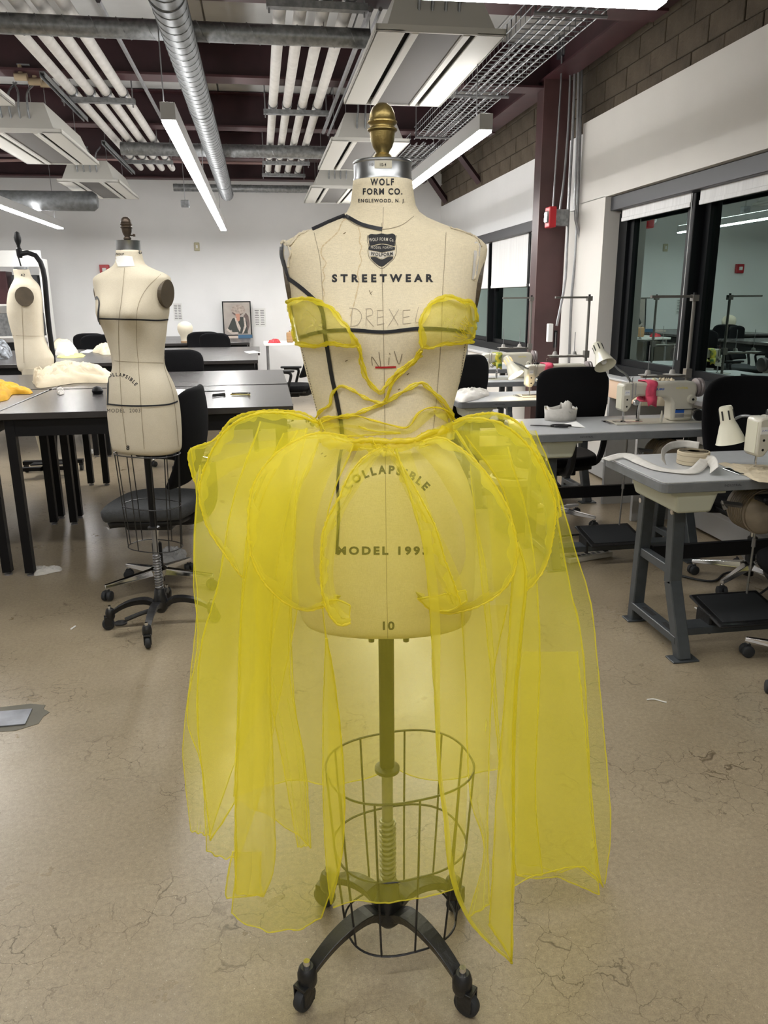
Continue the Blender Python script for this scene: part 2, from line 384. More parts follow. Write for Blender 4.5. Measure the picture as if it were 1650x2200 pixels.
# right wall: low wall with ledge, white band, masonry above, piers between the windows
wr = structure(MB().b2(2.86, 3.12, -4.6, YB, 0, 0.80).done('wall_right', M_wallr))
structure(MB().b2(2.84, 3.14, -4.6, YB, 0.80, 0.835).done('trim_1', mat('grey_ledge', (0.50, 0.50, 0.50), 0.4), bevel=0.004))
structure(MB().b2(2.80, 2.86, -4.6, YB, 0.02, 0.16).done('baseboard_right', mat('grey_base', (0.33, 0.33, 0.33), 0.5), bevel=0.004))
for (a, b, X0) in ((-4.6, 7.19, 2.95), (7.19, YB, 3.12)):
    MB().b2(X0, 3.45, a, b, 2.325, 3.0).done('wall_band', M_wallr if X0 < 3 else M_wall, wr)  # near band gets the darkened wall colour, far band the plain white
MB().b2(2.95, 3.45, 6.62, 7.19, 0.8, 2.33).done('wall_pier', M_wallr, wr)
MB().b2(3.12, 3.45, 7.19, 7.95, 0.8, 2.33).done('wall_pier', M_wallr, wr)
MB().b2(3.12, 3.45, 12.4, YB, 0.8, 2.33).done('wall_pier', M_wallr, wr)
MB().b2(3.30, 3.45, -4.6, YB, 3.0, 3.72).done('masonry_core', M_mortar, wr)
bl = None
for r in range(4):
    z0 = 3.004 + r * 0.172
    for c in range(27):
        y0 = 2.4 + c * 0.412 + (0.206 if r % 2 else 0)
        if bl is None:
            bl = MB().b2(-0.10, 0.10, 0.0, 0.402, 0.0, 0.164).done('block', M_block, wr, bevel=0.004, seg=1); o = bl
        else:
            o = bl.copy(); COL.objects.link(o)
        o.location = (3.21 + random.uniform(-.004, .004), y0, z0)
# steel plates and ties on the masonry
for (px, py, Y) in ((1030, 265, 9.9), (1500, 60, 5.0)):
    pass
# windows (frames, mullions, panes, roller shades)
def window(n, y0, y1, mull, shade_z, shade_spans):
    W = structure(MB().b2(3.09, 3.20, y0, y1, 0.835, 0.93).done('window_%d' % n, M_frame))
    MB().b2(3.10, 3.20, y0, y1, 2.19, 2.325).done('window_frame', M_frame, W)
    MB().b2(3.09, 3.20, y1 - 0.15, y1, 0.93, 2.19).done('window_frame', M_frame, W)
    MB().b2(3.09, 3.20, y0, y0 + 0.1, 0.93, 2.19).done('window_frame', M_frame, W)
    prev = y0 + 0.1
    for my in list(mull) + [None]:
        e = (my - 0.09) if my is not None else y1 - 0.15
        MB().b2(3.145, 3.151, prev, e, 0.93, 2.19).done('pane', M_glass, W)
        # inner sash frame around each pane
        MB().b2(3.12, 3.18, e - 0.07, e, 0.93, 2.19).b2(3.12, 3.18, prev, prev + 0.05, 0.93, 2.19).b2(3.12, 3.18, prev + 0.05, e - 0.07, 0.93, 0.98).b2(3.12, 3.18, prev + 0.05, e - 0.07, 2.13, 2.19).done('sash', M_frame, W)
        if my is not None:
            MB().b2(3.04, 3.20, my - 0.09, my - 0.055, 0.93, 2.20).b2(3.10, 3.20, my - 0.055, my + 0.09, 0.93, 2.2).done('mullion', M_frame, W, bevel=0.004, seg=1)
            prev = my + 0.09
    MB().b2(3.0, 3.10, y0, y1, 2.21, 2.322).done('valance', M_valance, W, bevel=0.004, seg=1)
    for (a, b) in shade_spans:
        s = MB().b2(3.055, 3.058, a, b, shade_z, 2.25).done('roller_shade', M_shade, W)
        MB().b2(3.048, 3.064, a, b, shade_z - 0.03, shade_z).done('shade_hem_bar', M_shade, s, bevel=0.003, seg=1)
window(1, 2.0, 6.62, (3.55, 5.42), 2.145, ((2.2, 3.52), (3.6, 5.30), (5.42, 6.50)))
window(2, 7.95, 12.4, (8.85, 10.45), 1.66, ((7.98, 8.78), (8.86, 10.28), (10.38, 12.2)))
# pull cord of the near shade
tag(MB().tube([(3.03, 5.36, 2.2), (3.03, 5.36, 1.05)], 0.003, 5).done('shade_cord', M_shade), 'thin pale pull cord hanging beside the window mullion', 'cord')

# ---------------------------------------------------------------- steel
def ibeam_x(y, x0, x1, zb, zt, name='beam'):
    b = MB().b2(x0, x1, y - 0.01, y + 0.01, zb, zt).done(name, M_steel)
    MB().b2(x0, x1, y - 0.11, y + 0.11, zb - 0.018, zb).done('flange', M_flange, b)
    MB().b2(x0, x1, y - 0.11, y + 0.11, zt, zt + 0.012).done('flange', M_flange, b)
    return structure(b)
for y in (3.55, 5.58, 7.55, 9.54, 11.5, 13.35): ibeam_x(y, -5.2, 2.8, 3.36, 3.68)
b = MB().b2(2.74, 2.76, -4.4, YB, 3.42, 3.70).done('beam', M_steel); structure(b)
MB().b2(2.64, 2.86, -4.4, YB, 3.40, 3.42).done('flange', M_flange, b)
def strut(p, q, r, name, label):
    return tag(MB().tube([p, q], r, 4).done(name, M_steel), label, 'brace')
strut((2.78, 11.16, 3.44), (3.105, 11.14, 3.05), 0.05, 'steel_brace', 'dark red diagonal steel brace above the right end of the linear light')
strut((2.78, 13.1, 3.44), (3.105, 13.1, 3.02), 0.055, 'steel_brace', 'dark red diagonal steel brace close behind the neck of the big dress form')
col = structure(MB().b2(2.66, 2.68, 7.40, 7.62, 0, 3.4).b2(2.87, 2.89, 7.40, 7.62, 0, 3.4).b2(2.68, 2.87, 7.50, 7.52, 0, 3.4).done('column', mat('column_paint', (0.055, 0.022, 0.022), 0.4, noise=0.25, nscale=5)))
MB().b2(2.64, 2.91, 7.385, 7.40, 0, 3.4).done('column_face', mat('column_face_lit', (0.095, 0.048, 0.047), 0.35, noise=0.25, nscale=4), col)  # same column paint made lighter, the light on the front put into its colour
# conduits beside the column
cl = ['slim grey conduit down to the red fire alarm horn', 'grey conduit on the face of the red column', 'grey conduit bending right beside the red column', 'second bending grey conduit, right of the first', 'straight grey conduit nearest the white pier']
def px_path(pts, Y): return [YP(x, y, Y) for x, y in pts]
paths = [([(1208, 80), (1205, 180), (1196, 320), (1188, 448)], 7.2, 0.008), ([(1228, 60), (1222, 250), (1212, 380), (1203, 450)], 7.25, 0.011),
         ([(1238, 45), (1232, 250), (1222, 440), (1215, 600), (1208, 640), (1196, 700)], 7.2, 0.013),
         ([(1246, 45), (1240, 300), (1235, 440), (1240, 490), (1250, 530), (1247, 620), (1236, 800)], 7.15, 0.013),
         ([(1254, 45), (1246, 300), (1238, 520), (1228, 640), (1222, 790)], 7.2, 0.013)]
for (p, Y, r), l in zip(paths, cl):
    tag(MB().tube(catmull(px_path(p, Y), 18), r, 8).done('conduit', M_conduit, smooth=True), l, 'conduit', 'conduits beside the red column')
jb = thing('junction_box', 'grey electrical box high on the red column', 'junction box', YP(1222, 95, 7.25))
MB().box((0, 0, 0), (0.17, 0.12, 0.22)).done('box_body', M_valance, jb, bevel=0.006)
MB().box((0, -0.064, 0), (0.15, 0.008, 0.20)).done('cover', M_galv, jb, bevel=0.002)
al = thing('fire_alarm_horn', 'red fire alarm horn and strobe on the red column', 'fire alarm', YP(1183, 467, 7.15))
MB().box((0, 0, 0), (0.07, 0.12, 0.18)).done('housing', M_redbox, al, bevel=0.01)
MB().box((-0.045, -0.02, 0.0), (0.03, 0.06, 0.10)).done('strobe', M_chrome, al, bevel=0.008)
MB().box((0.10, 0.03, 0), (0.13, 0.08, 0.14)).done('back_box', M_galv, al, bevel=0.004)
sw = thing('switch_box', 'white switch box with short black cable on the red column', 'switch', YP(1181, 715, 7.2))
MB().box((0, 0, 0), (0.05, 0.05, 0.17)).done('box_body', M_paper, sw, bevel=0.006)
MB().tube([(0.06, 0, 0.02), (0.06, 0, -0.14)], 0.018, 8).done('cable', M_black, sw)

# ---------------------------------------------------------------- ceiling services
def duct_x(y, z, x0, x1, r, label):
    o = MB().lathe([(r, x0), (r, x1)], (0, y, z), 20, 'X')
    d = tag(o.done('spiral_duct', M_galv, smooth=True), label, 'duct', None)
    pts = []; step = 0.16; t = x0
    m = MB()
    while t < x1 - step:   # the raised lock seam winds round the pipe
        m.tube([(t + step * k / 10, y + (r + 0.001) * math.cos(2 * PI * k / 10), z + (r + 0.001) * math.sin(2 * PI * k / 10)) for k in range(11)], 0.0035, 4)
        t += step
    m.done('spiral_seam', M_galv, d)
    for x in (x0 + .4, x1 - .3):
        MB().tube([(x, y, z + r), (x, y, 3.70)], .004, 5).done('hanger_rod', M_conduit, d)
    return d
duct_x(5.62, 3.145, -5.0, 0.80, 0.058, 'small grey spiral pipe crossing under the ceiling, nearest the camera')
duct_x(9.75, 3.155, -1.45, 1.2, 0.07, 'grey spiral pipe crossing behind the white strip light')
duct_x(12.9, 3.16, -1.2, 1.3, 0.055, 'grey spiral pipe crossing just in front of the white end wall')
DX, DZ, DR = -0.385, 2.99, 0.092
md = tag(MB().lathe([(DR, 2.0), (DR, 12.2), (DR * 0.85, 12.28), (DR * 0.5, 12.33), (0, 12.34)], (DX, 0, DZ), 28, 'Y').done('round_duct', M_duct, smooth=True), 'large round ribbed metal duct running away under the ceiling', 'duct')
m = MB(); t = 2.0
while t < 12.1:
    m.tube([(DX + (DR + .001) * math.cos(2 * PI * k / 16), t + 0.12 * k / 16, DZ + (DR + .001) * math.sin(2 * PI * k / 16)) for k in range(17)], 0.0035, 4); t += 0.12
m.done('spiral_seam', M_duct, md)
for y in (4.5, 6.9, 9.3, 11.0):
    MB().lathe([(DR + 0.006, y), (DR + 0.006, y + 0.05)], (DX, 0, DZ), 28, 'Y').done('coupling', M_duct, md, smooth=True)
# pipe groups with strut hangers
def pipe_group(xs, y0, y1, z, r, bars, side):
    for i, x in enumerate(xs):
        pth = [(x, y0, z)] + [(x, y1 - 0.12, z), (x, y1 - 0.04, z - 0.01), (x, y1, z - 0.05)]
        o = MB().tube([(x, y0, z), (x, y1 - 0.1, z)], r, 14)
        o.lathe([(r, y1 - 0.1), (r * 0.92, y1 - 0.06), (r * 0.6, y1 - 0.02), (0, y1)], (x, 0, z), 14, 'Y')
        p = tag(o.done('lagged_pipe', M_pipe, smooth=True), '%s white lagged pipe of the %s group of four' % (('first', 'second', 'third', 'fourth')[i], side), 'pipe', 'white lagged pipes in the %s group' % side)
        for yb in bars:
            MB().lathe([(r + .006, yb - 0.03), (r + .006, yb + 0.03)], (x, 0, z), 14, 'Y').done('pipe_clamp', M_galv, p, smooth=True)
    for k, yb in enumerate(bars):
        h = thing('pipe_hanger', 'grey strut hanger, %s from the camera, under the %s pipe group' % (('nearest', 'second', 'third', 'fourth')[k], side), 'hanger', (0, 0, 0), 0, 'strut hangers under the pipes')
        MB().b2(xs[0] - 0.09, xs[-1] + 0.1, yb - 0.03, yb + 0.03, z - r - 0.05, z - r - 0.01).done('strut_bar', M_galv, h)
        for x in (xs[0] - 0.075, xs[-1] + 0.08):
            MB().tube([(x, yb, z - r - 0.08), (x, yb, 3.70)], 0.006, 6).done('threaded_rod', M_conduit, h)
ZP_ = 3.27
gx = [G(x, 200, ZP_).x for x in (588, 620, 655, 690)]
pipe_group(gx, 2.5, 12.2, ZP_, 0.041, (5.25, 8.0, 10.8, 11.8), 'central')
gx2 = [G(x, 190, ZP_).x for x in (150, 188, 222, 258)]
pipe_group(gx2, 2.5, 11.9, ZP_, 0.041, (5.0, 7.75, 10.9), 'left')
# thin conduits / struts along the room
def long_bar(p, q, z, r, label, n=6):
    a = G(*p, z); b = G(*q, z); x = (a.x + b.x) / 2
    return tag(MB().tube([(x, min(a.y, b.y), z), (x, max(a.y, b.y), z)], r, n).done('ceiling_conduit', M_conduit, smooth=True), label, 'conduit')
long_bar((207, 0), (368, 290), 3.34, 0.018, 'dark conduit slanting between the left pipes and the big duct')
long_bar((800, 20), (692, 285), 3.30, 0.020, 'paired dark conduit right of the central pipes, inner one')
long_bar((822, 20), (702, 290), 3.30, 0.014, 'paired dark conduit right of the central pipes, outer one')
long_bar((372, 290), (420, 388), 3.34, 0.018, 'dark conduit continuing behind the strip light')
def strut_rail(p, q, z, label):
    a = G(*p, z); b = G(*q, z); x = (a.x + b.x) / 2
    t = thing('strut_rail', label, 'rail', (x, a.y, z))
    L_ = b.y - a.y
    MB().b2(-0.02, -0.014, 0, L_, 0, 0.04).b2(0.014, 0.02, 0, L_, 0, 0.04).b2(-0.02, 0.02, 0, L_, 0.034, 0.04).done('channel', M_galv, t)
    m = MB(); k = 0.05
    while k < L_: m.b2(-0.012, 0.012, k, k + 0.03, 0.030, 0.0335); k += 0.07
    m.done('slot_row', M_dark, t)['kind'] = 'stuff'
strut_rail((90, 165), (186, 262), 3.1, 'slotted steel rail above the left ceiling units')
strut_rail((225, 310), (285, 375), 3.1, 'slotted steel rail beyond the near left ceiling unit')
tag(MB().tube([YP(0, 345, 13.2), YP(210, 341, 13.2), YP(400, 348, 13.2), YP(640, 352, 13.2)], 0.022, 8).done('sprinkler_pipe', mat('pink_pipe', (0.42, 0.27, 0.26), 0.5), smooth=True), 'thin pinkish pipe running along the far red beam', 'pipe')
# chilled beams
def chilled_beam():
    t = thing('ceiling_unit', 'long white ceiling unit beside the round brass finial, nearest of the right row', 'ceiling unit', (1.06, 4.64, 2.9), 0, 'white chilled beam units')
    W2, L_ = 0.365, 1.64
    MB().b2(-W2, -0.20, 0, L_, 0, 0.012).done('side_wing', M_beamw, t, bevel=0.003, seg=1)
    MB().b2(0.20, W2, 0, L_, 0, 0.012).done('side_wing', M_beamw, t, bevel=0.003, seg=1)
    MB().b2(-W2, W2, 0, 0.015, 0, 0.035).b2(-W2, W2, L_ - 0.015, L_, 0, 0.035).b2(-W2, -W2 + .012, 0, L_, 0, 0.035).b2(W2 - .012, W2, 0, L_, 0, 0.035).done('rim', M_beamw, t)
    MB().b2(-0.135, 0.135, 0.015, L_ - 0.015, 0.010, 0.022).done('perforated_panel', M_perf, t)
    MB().b2(-0.165, -0.125, 0.015, L_ - 0.015, -0.004, 0.02).b2(0.125, 0.165, 0.015, L_ - 0.015, -0.004, 0.02).done('slot_lip', M_beamw, t, bevel=0.002, seg=1)
    MB().b2(-0.2, 0.2, 0.015, L_ - 0.015, 0.05, 0.054).done('slot_recess', M_dark, t)
    # tapered housing above
    h = MB(); x0, x1 = 0.30, 0.22; z0, z1 = 0.035, 0.26
    h.add([(-x0, 0.0, z0), (x0, 0.0, z0), (x0, L_, z0), (-x0, L_, z0), (-x1, 0.10, z1), (x1, 0.10, z1), (x1, L_ - .10, z1), (-x1, L_ - .10, z1)],
          [(0, 1, 5, 4), (1, 2, 6, 5), (2, 3, 7, 6), (3, 0, 4, 7), (4, 5, 6, 7)])
    h.done('housing', M_beamw, t)
    for (x, y) in ((-0.2, 0.25), (0.2, 0.25), (-0.2, 1.4), (0.2, 1.4)):
        MB().tube([(x, y, 0.26), (x, y, 0.80)], 0.004, 5).done('hanger_rod', M_conduit, t)
    for k in range(4):
        x = -0.12 + k * 0.075
        MB().tube(catmull([(x, 0.05, 0.10), (x, 0.02, 0.2), (x + 0.01, 0.03, 0.32), (x + 0.05 * (1 if k % 2 else -1), 0.15, 0.42)], 10), 0.009, 6).done('hose', M_galv, t, smooth=True)
    return t
cb = chilled_beam()
dup(cb, (1.09, 7.66, 2.9), label='white ceiling unit right behind the brass finial, middle of the right row')
dup(cb, (1.10, 10.75, 2.9), label='white ceiling unit above the neck cap, farthest of the right row')
dup(cb, (-1.975, 7.60, 2.9), label='long white ceiling unit, nearer of the two fully seen at the left')
dup(cb, (-1.98, 10.50, 2.9), label='white ceiling unit, farther and smaller of the two at the left')
dup(cb, (-1.98, 4.62, 2.82), label='white ceiling unit cut by the left edge of the view, high above the others')
# valves and fittings above the left units
m = MB()
for (px, py, Y) in ((45, 165, 7.5), (75, 175, 7.6), (100, 180, 7.7)):
    p = YP(px, py, Y)
    f = thing('pipe_valve', 'small corroded valve fitting above the left ceiling units, %s of three' % {45: 'leftmost', 75: 'middle', 100: 'rightmost'}[px], 'valve', p, 0, 'valves above the left ceiling units')
    MB().lathe([(0.03, -0.05), (0.03, 0.05)], (0, 0, 0), 10, 'X').lathe([(0.018, 0), (0.018, 0.09)], (0, 0, 0), 8).done('valve_body', M_foam, f, smooth=True)
    MB().box((0.03, 0, 0.09), (0.10, 0.02, 0.012)).done('lever', M_galv, f)
# linear lights
def linear(name, a, b, width, z, label, rods, joints=(), em=None):
    a = Vector(a); b = Vector(b); L_ = (b - a).length; ang = math.atan2((b - a).y, (b - a).x) - PI / 2
    t = thing(name, label, 'light', (a.x, a.y, z), ang, 'suspended linear lights')
    MB().b2(-width / 2, width / 2, 0, L_, 0.006, 0.10).done('housing', mat('fixture_white', (0.55, 0.55, 0.55), 0.4), t, bevel=0.002, seg=1)
    MB().b2(-width / 2 + .006, width / 2 - .006, 0.006, L_ - .006, -0.009 if em is E_far else 0, 0.006).done('diffuser', em or E_lamp, t)
    MB().b2(-width / 2 + .012, width / 2 - .012, 0.02, L_ - .02, 0.10, 0.104).done('uplight_lens', E_upfar if em is E_far else E_up, t)
    for y in rods: MB().tube([(-0.03, y, 0.1), (-0.03, y, 3.70 - z)], 0.004, 5).done('hanger_cable', M_conduit, t)
    for y in joints: MB().b2(-width / 2 + .003, width / 2 - .003, y, y + 0.012, -0.0105, 0.004).done('joint_strip', M_beamw, t)
    return t
linear('linear_light', (-0.465, 5.0, 0), (-0.465, 12.25, 0), 0.085, 2.5, 'long suspended strip light left of the big dress form, running to the end wall', (0.12, 3.6, 7.1), (1.21, 2.42, 3.63, 4.84, 6.05), E_far)
linear('linear_light', (1.44, 5.05, 0), (1.44, 12.3, 0), 0.085, 2.5, 'suspended strip light right of the big dress form, ending at its neck', (0.12, 3.6, 7.1), (1.21, 2.42, 3.63, 4.84, 6.05), E_far)
linear('linear_light', (-2.72, 5.05, 0), (-2.72, 12.1, 0), 0.085, 2.5, 'strip light at the left edge, slanting down to the end wall', (0.12, 3.6, 6.9), (1.21, 2.42, 3.63, 4.84), E_far)
linear('linear_light', (1.475, 2.93, 0), (-2.3, 3.0, 0), 0.085, 2.5, 'bright strip light crossing overhead at the upper right', (0.2, 2.4, 3.6), ())
linear('linear_light', (-2.2, 0.35, 0), (2.2, 0.35, 0), 0.085, 2.5, 'strip light overhead at the camera', (0.2, 4.4), (), E_front)
linear('linear_light', (-2.9, -2.6, 0), (1.8, -2.6, 0), 0.085, 2.5, 'strip light near the rear wall', (0.2, 4.4), (), E_front)
# left far wall fixture and duct end
wf = thing('wall_light', 'white upright-sided fixture beyond the dress form on the black crane stand', 'light', YP(20, 556, 12.0))
MB().b2(-0.55, 0.42, -0.03, 0.03, -0.11, 0.11).done('housing', M_paper, wf, bevel=0.004, seg=1)
MB().tube([(-0.15, 0, 0.11), (-0.35, 0, 1.2)], 0.008, 6).done('hanger_cable', M_paper, wf)
dk = tag(MB().lathe([(0.12, 0), (0.12, 1.35), (0.08, 1.4), (0, 1.41)], YP(-40, 430, 11.0), 20, 'X', ).done('duct_stub', M_duct, smooth=True), 'short round duct end behind the left strip light', 'duct')
# cable tray: wire mesh basket
ct = thing('cable_tray', 'long wire mesh cable basket hung below the ceiling at the right', 'cable tray', (0, 0, 0))
X0, X1, Z0, Z1 = 1.80, 2.22, 3.22, 3.34
m = MB()
for x, z in ((X0, Z1), (X0, Z1 - .06), (X0, Z0), (X0 + .07, Z0), (X0 + .14, Z0), (X0 + .21, Z0), (X0 + .28, Z0), (X0 + .35, Z0), (X1, Z0), (X1, Z1 - .06), (X1, Z1)):
    m.tube([(x, 2.4, z), (x, 9.2, z)], 0.0045, 4)
m.done('long_wires', M_galv, ct)
m = MB(); y = 2.45
while y < 9.2:
    m.tube([(X0, y, Z1), (X0, y, Z0), (X1, y, Z0), (X1, y, Z1)], 0.0045, 4); y += 0.10
m.done('cross_wires', M_galv, ct)
m = MB()
for k in range(5):
    x = X0 + 0.08 + k * 0.055
    m.tube(catmull([(x + random.uniform(-.03, .03), 2.4 + i * 0.85, Z0 + 0.018 + 0.01 * (k % 2)) for i in range(9)], 40), 0.008, 5)
m.done('cable_bundle', mat('grey_cable', (0.25, 0.25, 0.26), 0.6), ct, smooth=True)
for y in (3.2, 5.2, 7.2, 9.0):
    MB().tube([(X0 - .03, y, Z0 - .02), (X1 + .03, y, Z0 - .02)], 0.012, 6).tube([(X0 - .02, y, Z0 - .03), (X0 - .02, y, 3.7)], 0.006, 5).tube([(X1 + .02, y, Z0 - .03), (X1 + .02, y, 3.7)], 0.006, 5).done('tray_hanger', M_conduit, ct)
c2 = tag(dup(ct, (0, 7.0, -0.02), label='farther length of wire mesh basket seen above the right strip light'), None, 'cable tray')
for (x, y, z, s, l) in ((2.35, 9.6, 3.2, .22, 'dark steel box plate at the gap in the wire baskets'),):
    tag(MB().box((x + .05, y, z + .1), (0.35, 0.2, s)).done('steel_plate', M_steel, bevel=0.01), l, 'plate')
bx = G(1037, 265, 3.2)
pb = thing('pull_box', 'dark square box high on the brown masonry', 'junction box', XP(1037, 220, 3.08))
MB().box((0, 0, 0), (0.12, 0.26, 0.26)).done('box_body', M_steel, pb, bevel=0.008)
MB().box((-0.064, 0, 0), (0.008, 0.24, 0.24)).done('cover', M_flange, pb, bevel=0.002)
# small things on the end wall
def wall_item(px, py, w_, h_, m_, name, label, cat, d=0.04, Y=None):
    p = YP(px, py, YB - d / 2 if Y is None else Y)
    t = thing(name, label, cat, p)
    MB().box((0, 0, 0), (w_, d, h_)).done('housing', m_, t, bevel=0.006, seg=1)
    return t
a = wall_item(225, 580, 0.15, 0.16, M_redbox, 'fire_alarm_strobe', 'small red fire alarm strobe on the end wall', 'fire alarm', 0.06)
MB().box((0, -0.04, 0), (0.06, 0.03, 0.06)).done('strobe', M_paper, a, bevel=0.006)
a = wall_item(423, 530, 0.085, 0.13, mat('almond', (0.52, 0.48, 0.33), 0.5), 'thermostat', 'small beige thermostat on the end wall', 'thermostat', 0.03)
MB().box((0, -0.02, 0), (0.03, 0.012, 0.05)).done('dial', M_paper, a)
pc = YP(398, 438, 11.2)
a = thing('ceiling_sensor', 'small metal sensor box hanging on a thin rod before the end wall', 'sensor', pc)
MB().box((0, 0, 0), (0.11, 0.09, 0.09)).done('box_body', M_galv, a, bevel=0.01)
MB().tube([(0, 0, 0.045), (0, 0, 3.7 - pc.z)], 0.005, 5).done('rod', M_conduit, a)
for (px, py, w_, h_, m_, nm, l) in ((34, 610, 0.16, 0.12, mat('pale_blue_paper', (0.35, 0.6, 0.8), 0.8), 'pale blue note beside the left dress form neck', 'pale blue paper note'), (92, 612, 0.14, 0.14, M_yprint, 'yellow', 'yellow paper note behind the black crane stand'), (558, 682, 0.20, 0.30, M_paper, 'sheet', 'white printed sheet taped right of the framed portrait'), (382, 670, 0.14, 0.28, M_paper, 'sheet', 'white printed sheet behind the head block')):
    p = YP(px, py, YB - 0.006)
    q = tag(MB().box((0, 0, 0), (w_, 0.004, h_)).done('paper_note', m_, loc=None), l if 'note' in l or 'sheet' in l else nm, 'paper'); q.location = p
    if m_ is M_paper:
        mm = MB()
        for r_ in range(9):
            for c_ in range(2): mm.box((-w_ * .22 + c_ * w_ * .44, -0.003, h_ * .38 - r_ * h_ * .095), (w_ * random.uniform(.25, .36), 0.001, 0.008))
        mm.done('print_lines', M_valance, q)
# covered recess in the floor
pt = thing('floor_plate', 'grey metal floor box cover set in a dark patch at the left', 'floor plate', (0, 0, 0))
c = [G(0, 1575), G(52, 1558), G(71, 1524), G(0, 1529)]
L0 = Vector((-1.16, 2.69, 0))
MB().prism([(-1.16, 2.685), (-0.925, 2.69), (-0.93, 2.802), (-1.16, 2.80)], 0.001, 0.007).done('cover', M_plateM, pt, bevel=0.002)
rim = [(-1.2, 2.665), (-0.95, 2.655), (-0.88, 2.69), (-0.875, 2.74), (-0.86, 2.77), (-0.89, 2.80), (-0.89, 2.83), (-0.95, 2.85), (-1.2, 2.83)]
MB().prism(rim, 0.0, 0.0015).done('patch', mat('dark_grout', (0.13, 0.12, 0.09), 0.6, noise=0.2), pt)
# small litter on the floor
for (pts, wd, m_, nm, l) in (([(1390, 1503), (1405, 1502), (1420, 1506), (1432, 1509)], 0.003, M_paper, 'thread_scrap', 'curled white thread scrap on the floor before the near sewing stand'),
                             ([(1493, 1305), (1502, 1310)], 0.004, M_paper, 'thread_scrap', 'tiny pale thread on the floor behind the near sewing stand'),
                             ([(152, 1352), (162, 1345)], 0.004, M_paper, 'thread_scrap', 'short white thread on the floor before the small dress form')):
    tag(MB().tube(catmull([G(x, y, 0.003) for x, y in pts], 10), wd, 5).done(nm, m_), l, 'thread')
# ================================================================ DRESS FORMS
TORSO = [  # z, half width, front, back
    (1.706, .0535, .053, .055), (1.688, .0560, .055, .057), (1.665, .0590, .058, .060), (1.652, .0640, .061, .064), (1.643, .080, .064, .068), (1.634, .104, .067, .074),
    (1.625, .128, .071, .080), (1.614, .160, .074, .087), (1.603, .185, .080, .093), (1.594, .1925, .085, .097), (1.578, .1915, .090, .100), (1.555, .1865, .096, .104),
    (1.53, .1795, .102, .106), (1.50, .1735, .110, .105), (1.475, .170, .116, .103), (1.45, .1665, .120, .100), (1.41, .1585, .116, .096), (1.375, .152, .108, .091),
    (1.345, .1455, .102, .087), (1.31, .1360, .096, .083), (1.28, .1300, .092, .080), (1.25, .1285, .090, .080), (1.232, .1290, .090, .081), (1.215, .1325, .092, .084),
    (1.19, .1460, .097, .091), (1.15, .1660, .105, .102), (1.11, .1770, .111, .112), (1.06, .1810, .114, .120), (1.0, .1835, .115, .124), (.94, .1835, .114, .122),
    (.89, .1810, .112, .116), (.865, .1780, .110, .112), (.852, .172, .105, .107), (.846, .160, .096, .098), (.844, .12, .07, .07), (.844, .0, .0, .0)]
def body(sec, bust=0.028, bz=1.452, nphi=72, bx=0.078):
    """one closed skin through measured sections; x right, -y towards the front"""
    # resample sections for smoothness
    secs = catmull([Vector((0, 0, 0))] * 2, 2)
    pts = []
    for a, b in zip(sec, sec[1:]):
        k = max(1, int(abs(a[0] - b[0]) / 0.008))
        for i in range(k): pts.append(tuple(a[j] + (b[j] - a[j]) * i / k for j in range(4)))
    pts.append(sec[-1])
    for _ in range(1):
        pts = [pts[0]] + [tuple((pts[i - 1][j] + 2 * pts[i][j] + pts[i + 1][j]) / 4 for j in range(4)) for i in range(1, len(pts) - 1)] + [pts[-1]]
    g = []
    for z, rx, rf, rb in pts:
        ex = 2.0 if z > 1.62 else 2.35
        row = []
        for k in range(nphi):
            a = 2 * PI * k / nphi; c, s = math.cos(a), math.sin(a)
            x = rx * (abs(c) ** (2 / ex)) * (1 if c > 0 else -1)
            yy = (rf if s < 0 else rb) * (abs(s) ** (2 / ex)) * (1 if s > 0 else -1)
            if s < 0 and bust:
                d = math.exp(-((abs(x) - bx) / .055) ** 2 - ((z - bz) / (.055 if z < bz else .075)) ** 2)
                yy -= bust * d * min(1, abs(s) * 1.6)
            if s > 0 and z < 1.16: yy += 0.012 * math.exp(-((abs(x) - .08) / .06) ** 2 - ((z - 1.05) / .06) ** 2)
            row.append((x, yy, z))
        row.append(row[0]); g.append(row)
    m = MB(); n = nphi
    vs = [p for r in g for p in r[:-1]]
    fs = [(i * n + k, i * n + (k + 1) % n, (i + 1) * n + (k + 1) % n, (i + 1) * n + k) for i in range(len(g) - 1) for k in range(n)]
    fs.append(tuple(range(n - 1, -1, -1)))
    return m.add(vs, fs)
def bvh_of(mb, M):
    return BVHTree.FromPolygons([M @ p for p in mb.v], mb.f)
